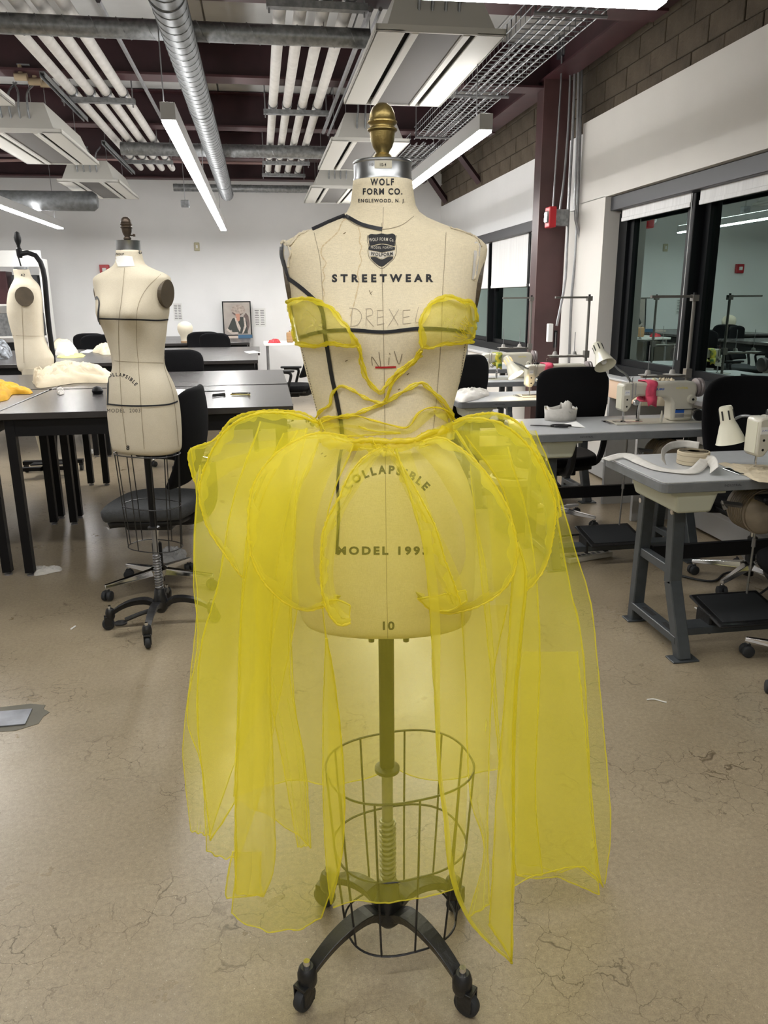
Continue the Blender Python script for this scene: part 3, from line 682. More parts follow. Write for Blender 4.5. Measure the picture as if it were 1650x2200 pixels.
class Skin:
    """finds the place on a dress form's surface that a measured point of the picture lies on"""
    def __init__(s, mb, root, off=0.0008):
        s.M = PM(root); s.t = bvh_of(mb, s.M); s.root = root; s.off = off
    def hit(s, x, y, off=None, slack=True):
        off = s.off if off is None else off
        d = ray(x, y).normalized(); h = s.t.ray_cast(O, d)
        if h[0] is None:
            # just off the silhouette: nearest surface point
            ctr = s.M.translation; v = (Vector((ctr.x, ctr.y, 0))).dot(FW)
            p = V(x, y, v); q = s.t.find_nearest(p); n = q[1]; n = n if n.dot(d) < 0.3 else -n
            return q[0] + n * off
        n = h[1];  n = -n if n.dot(d) > 0 else n
        return h[0] + n * off
    def ribbon(s, px, wpx, off=None, jit=0.0, n=None, thick=0.0):
        L_ = sum(math.dist(a, b) for a, b in zip(px, px[1:])); n = n or max(4, int(L_ / 6))
        c = catmull([(a, b, 0) for a, b in px], n); m = MB(); g = []
        for i, p in enumerate(c):
            a = c[max(i - 1, 0)]; b = c[min(i + 1, n - 1)]; t = (b - a).normalized(); nn = Vector((-t.y, t.x, 0))
            w_ = wpx * (1 + random.uniform(-jit, jit)) / 2
            g.append([s.hit(p.x + nn.x * w_ * q, p.y + nn.y * w_ * q, off) for q in (-1, -0.33, 0.33, 1)])
        return m.grid(g)
    def text(s, txt, cx, cy, width, height, arc=0.0, rot=0.0, bold=0.02, spacing=1.2, off=None, stencil=True):
        cu = bpy.data.curves.new('t', 'FONT'); cu.body = txt; cu.align_x = 'CENTER'; cu.align_y = 'CENTER'; cu.offset = bold; cu.space_character = spacing; cu.resolution_u = 3
        o = bpy.data.objects.new('t', cu); COL.objects.link(o)
        dg = bpy.context.evaluated_depsgraph_get(); me = bpy.data.meshes.new_from_object(o.evaluated_get(dg))
        bpy.data.objects.remove(o); bpy.data.curves.remove(cu)
        bm = bmesh.new(); bm.from_mesh(me); bpy.data.meshes.remove(me)
        xs = [v.co.x for v in bm.verts]; ys = [v.co.y for v in bm.verts]; x0, x1, y0, y1 = min(xs), max(xs), min(ys), max(ys)
        bmesh.ops.triangulate(bm, faces=bm.faces)
        m = MB(); vs = []
        cr, sr = math.cos(rot), math.sin(rot)
        for v in bm.verts:
            tx = (v.co.x - (x0 + x1) / 2) / (x1 - x0) * width; ty = -(v.co.y - (y0 + y1) / 2) / (y1 - y0) * height
            if arc:
                R_ = arc; a = tx / R_; tx, ty = (R_ - ty) * math.sin(a), R_ - (R_ - ty) * math.cos(a)
            vs.append(s.hit(cx + tx * cr - ty * sr, cy + tx * sr + ty * cr, off))
        fs = [tuple(v.index for v in f.verts) for f in bm.faces]; bm.free()
        return m.add(vs, fs)
def w_done(m, name, mt, root, **k): return m.done(name, mt, root, world=True, **k)
FINIAL = [(0, .092), (.010, .0905), (.0175, .084), (.0215, .075), (.0232, .066), (.0222, .0635), (.0258, .0615), (.0260, .0590), (.0225, .0560), (.0215, .0530), (.0218, .0515), (.0262, .0490), (.0262, .0465), (.0222, .0435), (.0215, .036),
          (.0205, .029), (.0170, .019), (.0125, .0125), (.0115, .009), (.0155, .0055), (.0172, .002), (.0165, -.001), (.0135, -.003), (.0135, -.008), (0, -.008)]
def form_stand(t, iron, wheel_angles, radii=(.235, .235, .235, .235), R_=0.235, cage_rings=None, cage_n=10, pole=None):
    MB().lathe([(.018, .07), (.034, .09), (.036, .12), (.028, .15), (.024, .185), (.020, .19)], n=20).done('hub', iron, t, smooth=True)
    MB().lathe([(.0165, .49), (.0165, .845)], n=16).done('upper_pole', M_black, t, smooth=True)
    MB().lathe([(.0125, .17), (.0125, .50)], n=16).done('lower_pole', M_conduit, t, smooth=True)
    MB().lathe([(.016, .482), (.028, .486), (.028, .494), (.016, .498)], n=20).done('collar', iron, t, smooth=True)
    MB().tube([(.0165 * math.cos(a), .0165 * math.sin(a), .19 + .17 * a / (2 * PI * 13)) for a in [k * PI / 6 for k in range(13 * 12)]], .0035, 5).done('spring', M_conduit, t, smooth=True)
    for a, R_ in zip(wheel_angles, radii):
        c, s = math.cos(a), math.sin(a); d = Vector((c, s, 0)); sd = Vector((-s, c, 0))
        pr = [(0.015, .10), (R_ * .25, .128), (R_ * .47, .130), (R_ * .68, .118), (R_ * .85, .098), (R_ - .01, .080)]
        m = MB(); g = []
        cs = catmull([(r, 0, z) for r, z in pr], 14); rings = []
        for i, p in enumerate(cs):
            hw = .023 - .008 * i / 13; hh = .016 - .004 * i / 13
            q = d * p.x + Vector((0, 0, p.z)); rings.append([q + sd * hw + Vector((0, 0, hh)), q - sd * hw + Vector((0, 0, hh)), q - sd * hw * .55 - Vector((0, 0, hh)), q + sd * hw * .55 - Vector((0, 0, hh))])
        vs = [q for r in rings for q in r]; fs = [(i * 4 + k, i * 4 + (k + 1) % 4, i * 4 + 4 + (k + 1) % 4, i * 4 + 4 + k) for i in range(13) for k in range(4)] + [(3, 2, 1, 0), (52, 53, 54, 55)]
        lg = m.add(vs, fs).done('leg', iron, t, bevel=.002)
        e = d * R_
        MB().lathe([(.014, .104), (.018, .100), (.022, .085), (.0215, .062), (.015, .048), (0, .048)], e, 16).done('socket', iron, lg, smooth=True)
        MB().lathe([(0, .118), (.007, .118), (.008, .112), (.008, .102), (0, .102)], e, 12).done('stem_nut', M_chrome, lg, smooth=True)
        wa = a + 0.25; wd = Vector((math.cos(wa), math.sin(wa), 0)); ws = Vector((-wd.y, wd.x, 0)); wc = e + wd * 0.012
        RM = Matrix((wd, ws, Vector((0, 0, 1)))).transposed()
        cst = MB().box(wc + ws * .0145 + Vector((0, 0, .043)), (.034, .004, .046), RM).box(wc - ws * .0145 + Vector((0, 0, .043)), (.034, .004, .046), RM).box(wc + Vector((0, 0, .064)), (.034, .033, .008), RM).done('caster_fork', iron, t, bevel=.001, seg=1)
        MB().lathe([(.010, -.010), (.022, -.009), (.0235, -.005), (.0235, .005), (.022, .009), (.010, .010)], wc + Vector((0, 0, .0235)), 22, 'Y', None).done('wheel', M_rubber, cst, smooth=True) if False else \
            MB().add([RM @ (Vector(p) * 1.22) + wc + Vector((0, 0, .0288)) for p in _wheel[0]], _wheel[1]).done('wheel', M_rubber, cst, smooth=True)
_wm = MB().lathe([(.0, -.010), (.018, -.010), (.022, -.008), (.0235, -.004), (.0235, .004), (.022, .008), (.018, .010), (.0, .010)], (0, 0, 0), 22, 'Y'); _wheel = (_wm.v, _wm.f)
def cage(t, rings, n, y0=0.0, x0=0.0, rot=0.0):
    m = MB(); R = []; cr_, sr_ = math.cos(rot), math.sin(rot)
    for z, a, b in rings:
        row = []
        for k in range(48):
            c, s = math.cos(2 * PI * k / 48), math.sin(2 * PI * k / 48)
            px_ = a * abs(c) ** .8 * (1 if c > 0 else -1); py_ = b * abs(s) ** .8 * (1 if s > 0 else -1)
            row.append(Vector((x0 + px_ * cr_ - py_ * sr_, y0 + px_ * sr_ + py_ * cr_, z)))
        R.append(row)
    for k, r in enumerate(R): MB().tube(r, .0026, 5, closed=True).done('cage_ring', M_iron, t)
    for k in range(n):
        i = int(48 * (k + 0.35) / n) % 48
        MB().tube([r[i] for r in R], .0026, 5).done('cage_wire', M_iron, t)

# ---- the big form in the middle
P0 = RT * 0.0025 + FW * 1.5
f1 = thing('dress_form', 'large cream linen dress form wearing the sheer yellow organza dress', 'dress form', (P0.x, P0.y, 0), -YAW)
b1 = body(TORSO); b1.done('torso', M_linen, f1, smooth='all')
sk = Skin(b1, f1)
MB().lathe([(.0530, 1.704), (.0530, 1.709), (.0520, 1.711), (.0520, 1.733), (.0535, 1.7345), (.0535, 1.737), (.0520, 1.7385), (.048, 1.737), (.02, 1.7395), (0, 1.740)], n=48).done('neck_cap', M_cap, f1, smooth=True)
ft = MB().lathe([(r * 1.02, z * .985 + 1.7435) for r, z in FINIAL], n=28).done('finial', M_brass, f1, smooth=True)
MB().lathe([(.024, 1.7385), (.024, 1.741), (.016, 1.743)], n=20).done('finial_base', M_iron, f1, smooth=True)
# size sticker on the cap, letters on it
capm = MB().lathe([(.0522, 1.704), (.0522, 1.739)], n=96); skc = Skin(capm, f1, .0004)
w_done(skc.ribbon([(805, 353), (842, 353)], 17, n=8), 'sticker', mat('sticker', (0.55, 0.52, 0.42), 0.7), f1)
w_done(skc.text('10-4', 823, 354, 13, 7, off=.0008), 'lettering', M_ink, f1)
w_done(skc.text('10', 798, 353, 8, 7, off=.0008), 'lettering', mat('etched', (.2, .2, .2), .5), f1)
# shield emblem
def proj_poly(skn, poly, off): return MB().add([skn.hit(x, y, off) for x, y in poly], [tuple(range(len(poly)))])
def proj_strip(skn, top, bot, off, n=14):
    a = catmull([(x, y, 0) for x, y in top], n); b = catmull([(x, y, 0) for x, y in bot], n)
    return MB().grid([[skn.hit(p.x + (q.x - p.x) * f, p.y + (q.y - p.y) * f, off) for f in (0, .33, .66, 1)] for p, q in zip(a, b)])
w_done(proj_strip(sk, [(791, 507), (797, 503), (808, 504), (820, 502), (832, 504), (844, 502), (850, 507)], [(794, 529), (806, 526), (820, 523.5), (834, 525.5), (848, 530)], .0009), 'emblem_field', M_ink, f1)
w_done(proj_strip(sk, [(792, 530), (806, 528), (820, 525.5), (834, 527.5), (849, 532)], [(792, 537), (806, 539.5), (820, 542), (834, 540), (848, 537)], .0009), 'emblem_field', M_ink, f1)
w_done(proj_strip(sk, [(796, 553), (806, 552), (820, 558), (834, 552), (845, 552)], [(797, 556), (806, 565), (820, 573), (834, 564), (844, 556)], .0009), 'emblem_field', M_ink, f1)
M_white_print = mat('white_print', (0.62, 0.58, 0.50), 0.8)
w_done(proj_strip(sk, [(792, 538.5), (806, 541), (820, 543.5), (834, 541.5), (848, 538.5)], [(794, 551), (806, 550.5), (820, 556), (834, 550.5), (847, 551)], .0009), 'emblem_banner', M_white_print, f1)
w_done(sk.text('WOLF FORM Co.', 820, 515, 54, 7.5, bold=.01, off=.0016, arc=220), 'lettering', M_white_print, f1)
w_done(sk.text('MODEL FORMS', 820, 533, 46, 5, bold=.0, off=.0016, arc=-260), 'lettering', M_white_print, f1)
w_done(sk.text('WOLFORM', 820, 547.5, 48, 8, bold=.02, off=.0016, arc=-120), 'lettering', M_ink, f1)
w_done(sk.ribbon([(790, 506), (789, 520), (793, 529), (790, 540), (793, 553), (800, 562), (820, 577), (840, 562), (848, 553), (852, 536), (849, 520), (852, 506)], .8), 'emblem_outline', M_ink, f1)
# stencilled words
w_done(sk.text('WOLF', 821, 391, 50, 15, spacing=1.35, bold=.03), 'lettering', M_ink, f1)
w_done(sk.text('FORM CO.', 822, 411.5, 84, 14, spacing=1.25, bold=.03), 'lettering', M_ink, f1)
w_done(sk.text('ENGLEWOOD, N. J.', 820, 432.5, 100, 10, spacing=1.3, bold=.025), 'lettering', M_ink, f1)
w_done(sk.text('STREETWEAR', 822, 598, 217, 17.5, spacing=1.7, bold=.045, rot=-.002), 'lettering', M_ink, f1)
w_done(sk.text('COLLAPSIBLE', 830, 1009, 200, 19, spacing=1.5, bold=.045, arc=118), 'lettering', M_ink, f1)
w_done(sk.text('MODEL 1993', 822, 1183, 195, 19, spacing=1.4, bold=.045), 'lettering', M_ink, f1)
w_done(sk.text('10', 835, 1344, 25, 19, bold=.03, spacing=1.1), 'lettering', M_ink, f1)
# pencilled words, drawn by hand
def strokes(lines, wpx, m_, name='pencil_writing'):
    m = MB()
    for l in lines: 
        r = sk.ribbon(l, wpx, n=max(3, int(sum(math.dist(a, b) for a, b in zip(l, l[1:])) / 5))); m.add(r.v, r.f)
    w_done(m, name, m_, f1)
strokes([[(757, 662), (754, 700)], [(750, 662), (768, 665), (777, 680), (768, 698), (752, 701)], [(787, 665), (786, 700)], [(785, 664), (798, 664), (800, 676), (787, 682), (803, 702)], [(811, 668), (810, 699)], [(810, 667), (824, 667)], [(810, 683), (824, 680)], [(810, 698), (826, 695)],
         [(836, 664), (856, 699)], [(857, 665), (835, 700)], [(866, 668), (866, 696)], [(866, 667), (882, 666)], [(866, 682), (880, 680)], [(866, 696), (884, 694)], [(899, 660), (893, 692), (908, 690)]], 1.3, M_ink2)
strokes([[(800, 785), (799, 766), (817, 790), (814, 756)], [(836, 768), (835, 784)], [(837, 758), (838, 762)], [(847, 754), (857, 782), (864, 760)]], 1.6, mat('faint_pencil_dark', (.22, .18, .12), .9))
strokes([[(793, 624), (798, 634)], [(795, 632), (800, 626)]], 1.2, mat('faint_pencil_dark', (.22, .18, .12), .9))
w_done(sk.ribbon([(806, 789), (828, 789), (851, 788)], 4, off=.0012), 'red_waist_mark', M_red, f1)
# seams
for p, w_ in (([(820, 480), (821, 600), (824, 720), (826, 850), (828, 1000), (830, 1200), (833, 1372)], 1.1), ([(675, 500), (688, 560), (694, 640), (700, 720), (715, 830), (730, 930)], 1.0), ([(958, 500), (955, 560), (950, 640), (948, 720), (940, 830), (930, 930)], 1.0),
              ([(744, 470), (770, 486), (818, 493), (860, 485), (889, 465)], 1.2), ([(690, 943), (760, 952), (828, 955), (900, 950), (968, 938)], 1.2), ([(824, 445), (822, 490)], 1.0)):
    w_done(sk.ribbon(p, w_, off=.0007), 'seam', M_seam, f1)
mm = MB()
for side in (0, 1):
    for k in range(42):
        y = 700 + k * 5.6
        x = 642 + (y - 700) * .25 if side == 0 else 1004 - (y - 700) * .135
        if side == 0: x = 637 + (y - 700) * .245
        r = sk.ribbon([(x, y), (x + (.6 if side == 0 else -.4), y + 3)], 1.3, n=2); mm.add(r.v, r.f)
w_done(mm, 'side_stitching', mat('dark_stitch', (.12, .09, .06), .9), f1)
f1.children[-1]['kind'] = 'stuff'
# water stains
st = [[(744, 470), (735, 478), (728, 495), (720, 505), (703, 520), (693, 530), (690, 545), (695, 556), (701, 566), (694, 580), (698, 596), (692, 612), (697, 630), (693, 648)], [(770, 488), (774, 505), (772, 520), (777, 530), (773, 545), (777, 560), (771, 575), (768, 590), (771, 605), (766, 630), (760, 655), (752, 680)]]
for p in st: w_done(sk.ribbon(p, 2.0, jit=.7, off=.0006, n=90), 'water_stain', M_stain, f1)
for (x, y) in ((836, 861), (855, 838), (742, 776), (874, 805), (697, 982), (690, 976), (738, 503)):
    w_done(sk.ribbon([(x, y), (x + 5, y - 3)], 2.2, n=3), 'stain_spot', mat('old_stain', (.2, .15, .08), .9), f1)
# black style tapes
tp = [([(738, 462), (752, 470), (775, 482), (800, 489), (821, 493)], 8), ([(741, 461), (724, 466), (705, 475), (690, 483), (673, 489)], 5.5), ([(607, 524), (606, 545), (609, 560), (615, 580), (617, 596)], 7.5),
      ([(617, 596), (632, 606), (650, 620), (668, 636), (684, 652), (693, 668), (697, 690), (700, 720), (706, 760), (714, 810), (725, 860), (733, 905), (738, 950)], 8.5), ([(738, 950), (730, 990), (726, 1040), (728, 1100), (724, 1190)], 6),
      ([(640, 726), (690, 713), (750, 709), (825, 713), (900, 706), (960, 708), (1004, 714)], 7.5), ([(742, 468), (735, 463)], 7), ([(608, 560), (613, 580), (618, 598)], 12)]
for p, w_ in tp: w_done(sk.ribbon(p, w_, off=.0018), 'style_tape', M_tape, f1)
MB().tube([PM(f1).inverted() @ (sk.hit(x, y + 5, .0022)) for x, y in ((742, 460), (724, 467), (705, 475), (690, 482), (672, 490))], .0028, 6, flat=1.3).done('style_tape', M_tape, f1)
w_done(sk.ribbon([(793, 953), (805, 950), (827, 952)], 5, off=.0018), 'style_tape', M_tape, f1)
# arm plates and worn cloth edges
for s_ in (-1, 1):
    a = []; 
    pl = MB()
    prof = [(0, 0.0), (.052, 0.0), (.062, -.003), (.060, -.008)]
    R_ = rotm('Y', -s_ * 0.17) @ rotm('Z', 0)
    m = MB(); n = 28; ring0 = []; ring1 = []
    for k in range(n):
        an = 2 * PI * k / n; yy = .052 * math.cos(an); zz = .060 * math.sin(an)
        ring0.append(Vector((0, yy, zz))); ring1.append(Vector((-s_ * .014, yy * 1.03, zz * 1.03)))
    cpt = Vector((s_ * .180, .014, 1.527))
    tilt = rotm('Y', s_ * 0.13)
    vs = [tilt @ p + cpt for p in ring0 + ring1]
    m.add(vs, [tuple(range(n)), tuple(range(2 * n - 1, n - 1, -1))] + [(k, (k + 1) % n, n + (k + 1) % n, n + k) for k in range(n)])
    m.done('arm_plate', M_plate, f1, bevel=.0015)
def frayed(px, r, name, mt):
    m = MB(); pts = [sk.hit(x, y, .002) for x, y in px]; pts = catmull(pts, len(px) * 6)
    rs = [r * random.uniform(.6, 1.3) for _ in pts]
    pts = [p + Vector((random.uniform(-1, 1), random.uniform(-1, 1), random.uniform(-1, 1))) * .0008 for p in pts]
    m.tube(pts, rs, 7, flat=.6)
    return w_done(m, name, mt, f1, smooth='all')
M_fray = linen('frayed_linen', (0.72, 0.66, 0.52), (0.6, 0.52, 0.38))
frayed([(670, 492), (655, 500), (640, 508), (630, 520), (622, 528), (612, 520), (606, 526)], .0032, 'torn_cloth_edge', M_fray)
frayed([(668, 490), (650, 496), (632, 505), (615, 515)], .0022, 'torn_cloth_edge', M_fray)
frayed([(966, 490), (985, 496), (1004, 503), (1020, 510), (1030, 520), (1033, 530)], .0022, 'torn_cloth_edge', M_fray)
frayed([(1024, 516), (1026, 540), (1022, 570), (1018, 600)], .0022, 'torn_cloth_edge', M_fray)
frayed([(621, 530), (626, 545), (622, 560), (621, 575)], .002, 'torn_cloth_edge', M_fray)
w_done(proj_strip(sk, [(609, 527), (621, 530), (626, 532)], [(618, 592), (621, 580), (622, 575)], .0012), 'lining_patch', M_cotton, f1)
w_done(proj_strip(sk, [(1019, 520), (1026, 521), (1032, 528)], [(1013, 600), (1018, 600), (1024, 590)], .0012), 'lining_patch', M_cotton, f1)
def a_of(px, py):
    p = PM(f1).inverted() @ G(px, py, 0); return math.atan2(p.y, p.x)
A1, A2 = a_of(672, 2150), a_of(984, 2165)
form_stand(f1, M_iron, (A1, A2, a_of(975, 1958), a_of(712, 1950)), (.235, .235, .195, .20))
cage(f1, ((.50, .163, .133), (.30, .150, .124), (.085, .130, .105)), 11, 0.0, .028, .30)
for x in (-.03, .04):
    MB().lathe([(.006, .832), (.006, .846)], (x, -.07, 0), 10).done('base_nut', M_iron, f1)

# ---- the smaller form at the left
P2 = RT * -1.066 + FW * 3.41
f2 = thing('dress_form', 'small plain cream dress form marked with the size 8, standing by the black tables', 'dress form', (P2.x, P2.y, 0), -YAW - 0.38)
b2_ = body([(z, a * (.93 if z < 1.42 else .97), b * .94, c * .94) for z, a, b, c in TORSO], bust=.036, bx=.07); b2_.done('torso', M_linen2, f2, smooth='all')
sk2 = Skin(b2_, f2, .001)
MB().lathe([(.050, 1.704), (.050, 1.742), (.0512, 1.745), (.046, 1.746), (0, 1.748)], n=36).done('neck_cap', M_cap, f2, smooth=True)
MB().lathe([(r * .95, z * .95 + 1.752) for r, z in FINIAL], n=22).done('finial', M_bronze, f2, smooth=True)
MB().tube([(.01, 0, 1.765), (.035, .0, 1.765)], .003, 6).lathe([(.005, 1.76), (.005, 1.77)], (.036, 0, 0), 8).done('set_screw', M_bronze, f2)
for s_ in (-1, 1):
    m = MB(); n = 26
    vs = [rotm('Y', s_ * .12) @ Vector((x, .046 * math.cos(2 * PI * k / n), .058 * math.sin(2 * PI * k / n))) + Vector((.174 if s_ > 0 else -.160, 0.0, 1.53)) for x in (0.008 * s_, -.012 * s_) for k in range(n)]
    m.add(vs, [tuple(range(n)), tuple(range(2 * n - 1, n - 1, -1))] + [(k, (k + 1) % n, n + (k + 1) % n, n + k) for k in range(n)])
    m.done('arm_plate', M_plate, f2, bevel=.002)
for p, w_ in (([(207, 684), (240, 685), (290, 686), (340, 688), (372, 684)], 3.2), ([(209, 637), (214, 650), (212, 685), (222, 730), (233, 775), (232, 870)], 2.8), ([(219, 866), (260, 871), (310, 872), (360, 869), (386, 860)], 3.4), ([(209, 637), (206, 644)], 3), ([(362, 686), (370, 690), (374, 700)], 3)):
    w_done(sk2.ribbon(p, w_, off=.003), 'style_tape', M_tape, f2)
for p in ([(268, 575), (262, 640), (255, 700), (257, 780), (262, 870), (272, 960)], [(345, 590), (315, 620), (296, 660), (293, 720), (298, 790), (305, 900), (310, 965)], [(240, 775), (290, 778), (350, 780)], [(360, 600), (372, 690), (352, 775), (372, 850), (384, 960)]):
    w_done(sk2.ribbon(p, 1.0, off=.0012), 'seam', M_seam, f2)
w_done(sk2.text('COLLAPSIBLE', 262, 806, 78, 8, arc=52, spacing=1.4, bold=.03, rot=.22), 'lettering', M_ink, f2)
w_done(sk2.text('MODEL  2003', 266, 882, 71, 8, spacing=1.2, bold=.0), 'lettering', mat('grey_ink', (.08, .07, .06), .8), f2)
w_done(sk2.text('8', 275, 962, 7, 10, bold=.03), 'lettering', M_ink, f2)
w_done(sk2.text('8', 301, 541, 7, 10, bold=.04), 'lettering', M_ink, f2)
w_done(sk2.text('WOLF', 257, 546, 18, 5, bold=.04), 'lettering', M_ink, f2)
w_done(proj_strip(sk2, [(247, 552), (265, 549), (284, 551)], [(254, 573), (270, 573), (289, 572)], .0022), 'taped_note', M_paper, f2)
form_stand(f2, M_iron, tuple((PM(f2).inverted() @ G(*p, 0)).xy.angle_signed(Vector((1, 0))) if False else math.atan2((PM(f2).inverted() @ G(*p, 0)).y, (PM(f2).inverted() @ G(*p, 0)).x) for p in ((232, 1352), (320, 1388))) + (0.5, 2.1))
cage(f2, ((.84, .155, .10), (.60, .14, .095), (.40, .13, .09)), 10)
MB().tube([(0, -.03, .10), (-.05, -.10, .09), (-.09, -.15, .075)], .011, 8).lathe([(0, .06), (.03, .063), (.03, .07), (0, .075)], (-.10, -.17, 0), 12).done('foot_pedal', M_iron, f2, smooth=True)

# ---- the full body form on the crane stand
f3 = thing('dress_form', 'cream full body dress form with legs hanging from a black crane stand', 'dress form', (-1.95, 7.12, 0), 0)
SIDE = [(1.765, .055, .065, .06), (1.72, .060, .062, .066), (1.69, .075, .065, .080), (1.67, .12, .075, .10), (1.655, .17, .085, .11), (1.63, .20, .10, .125), (1.58, .205, .125, .135), (1.50, .19, .145, .135), (1.42, .175, .155, .125), (1.34, .16, .150, .12), (1.26, .152, .14, .115),
        (1.20, .15, .13, .115), (1.12, .165, .13, .14), (1.04, .18, .13, .165), (.97, .185, .13, .165), (.93, .18, .12, .13), (.92, .14, .08, .09), (.92, 0, 0, 0)]
b3 = body(SIDE, bust=0, bz=1.4)
Rz = rotm('Z', -PI / 2 + 0.25); b3.v = [Rz @ p for p in b3.v]
b3.done('torso', M_linen2, f3, smooth='all')
sk3 = Skin(b3, f3, .002)
for s_ in (-1, 1):
    c0 = Rz @ Vector((s_ * .095, 0, 0)); MB().tube([c0 + Vector((0, 0, .96)), c0 + Vector((0, 0, .75)), c0 * .9 + Vector((.0, 0, .45)), c0 * .85 + Vector((.02, 0, .14))], [.10, .092, .066, .045], 22).done('leg', M_linen2, f3, smooth=True)
    c1 = Rz @ Vector((s_ * .20, .0, 1.545)); sd = (Rz @ Vector((s_, 0, 0)))
    n = 26; vs = []
    for off in (.006, -.02):
        for k in range(n):
            a = 2 * PI * k / n; vs.append(c1 + sd * off + (Rz @ Vector((0, .072 * math.cos(a), .078 * math.sin(a)))))
    MB().add(vs, [tuple(range(n)), tuple(range(2 * n - 1, n - 1, -1))] + [(k, (k + 1) % n, n + (k + 1) % n, n + k) for k in range(n)]).done('arm_plate', M_plate, f3, bevel=.003)
MB().lathe([(.058, 1.762), (.058, 1.785), (.03, 1.79), (0, 1.79)], n=24).done('neck_cap', M_cap, f3, smooth=True)
MB().tube([(0, 0, 1.79), (-.02, 0, 1.92)], .006, 6).done('hanging_rod', M_black, f3)
w_done(sk3.text('42', 49, 591, 9, 6), 'lettering', M_ink, f3)
for p in ([(47, 655), (49, 700), (52, 780)], [(22, 720), (60, 722), (98, 722)]): w_done(sk3.ribbon(p, .9), 'seam', M_seam, f3)
cs = thing('crane_stand', 'black crane shaped stand on casters that carries the full body form', 'stand', (-1.93, 7.12, 0))
px3 = [(118, 985), (116, 800), (104, 690), (96, 600), (90, 572), (80, 552), (62, 543), (42, 546)]
pp = [YP(x, y, 7.12) for x, y in px3]; pp = [pp[0]] + pp[1:]
MB().tube(catmull(pp, 30), .021, 10).done('crane_pole', M_black, cs, world=True, smooth=True)
e = pp[-1]
MB().lathe([(r * .9, z + .03) for r, z in [(.02, -.06), (.026, -.04), (.026, .01), (.015, .02), (.015, .04), (.028, .07), (.032, .10), (.02, .14), (0, .15)]], e, 16).done('crane_finial', M_black, cs, world=True, smooth=True)
MB().b2(-.26, .26, -.16, -.10, .075, .105).b2(-.26, .26, .14, .20, .075, .105).b2(-.03, .03, -.16, .20, .075, .105).b2(-.14, .2, -.06, .06, .105, .115).done('base_frame', M_black, cs)
for x in (-.24, .24):
    for y in (-.13, .17):
        MB().lathe([(.0, -.012), (.033, -.012), (.033, .012), (0, .012)], (x, y, .034), 16, 'X').b2(x - .018, x + .018, y - .02, y + .02, .05, .08).done('caster', M_rubber, cs, smooth=True)
# ================================================================ THE ORGANZA DRESS
dress = thing('organza_dress', 'sheer yellow organza dress with wired petals and long trailing panels on the large dress form', 'dress', (P0.x, P0.y, 0), -YAW)
def P3(pts): return [V(x, y, v) for x, y, v in pts]
def interp1(tab, s):
    for (a, va), (b, vb) in zip(tab, tab[1:]):
        if s <= b: return va + (vb - va) * (s - a) / max(b - a, 1e-6)
    return tab[-1][1]
def sheet(name, L_, R_, bulge=0.0, fold=0.006, nf=3, hem=None, m_=None, rows=44, cols=30, edge=(True, True, True), er=0.0011, ph=None, wav=0.0, parent=None, keep_in=None):
    """cloth between two measured edge lines; hem = [(fraction, metres of extra drop)]"""
    a = catmull(P3(L_), rows); b = catmull(P3(R_), rows); ph = random.uniform(0, 6.28) if ph is None else ph
    g = []; q1 = random.uniform(0, 6); q2 = random.uniform(0, 6)
    for i in range(rows):
        t = i / (rows - 1); row = []
        for j in range(cols):
            s = j / (cols - 1); p = a[i].lerp(b[i], s)
            e = math.sin(PI * s)
            d = bulge * e * math.sin(PI * min(1, t * 1.15 + .08)) + .45 * fold * min(1, t * 3) * (math.sin(2 * PI * nf * s + ph + 1.1 * math.sin(2.3 * t + q1)) + .18 * math.sin(2 * PI * nf * 2.1 * s + q2 + 2 * t)) * min(1, e * 3)
            d += wav * math.sin(5 * t * PI + 4 * s + q1) * e
            p = p - FW * d
            if hem: p = p + Vector((0, 0, -interp1(hem, s) * max(0, (t - .72) / .28) ** 1.6))
            row.append(p)
        g.append(row)
    o = MB().grid(g).done(name, m_ or ORG, parent or dress, world=True, smooth='all')
    def roll(pts, nm):
        k = len(pts); pts = [p + Vector((random.uniform(-1, 1), random.uniform(-1, 1), random.uniform(-1, 1))) * .0007 for p in pts]
        inv = PM(o).inverted()
        mb = MB().tube(pts, [er * random.uniform(.75, 1.35) for _ in pts], 5, flat=1.6); mb.v = [inv @ p for p in mb.v]
        mb.done(nm, EDGE, o, smooth='all')
    if edge[0]: roll([r[0] for r in g], 'rolled_edge')
    if edge[1]: roll([r[-1] for r in g], 'rolled_edge')
    if edge[2]: roll(g[-1], 'hem')
    return o
def wire(name, pts, r=0.0026, m_=None, flat=1.7, n=None, jit=.0009, parent=None):
    c = catmull(P3(pts), n or len(pts) * 9)
    rs = [r * (1 + .28 * math.sin(i * .9) * math.sin(i * .37) + random.uniform(-.12, .12)) for i in range(len(c))]
    c = [p + Vector((random.uniform(-1, 1), random.uniform(-1, 1), random.uniform(-1, 1))) * jit for p in c]
    mb = MB().tube(c, rs, 7, flat=flat)
    return mb.done(name, m_ or PIPING, parent or dress, world=True, smooth='all')
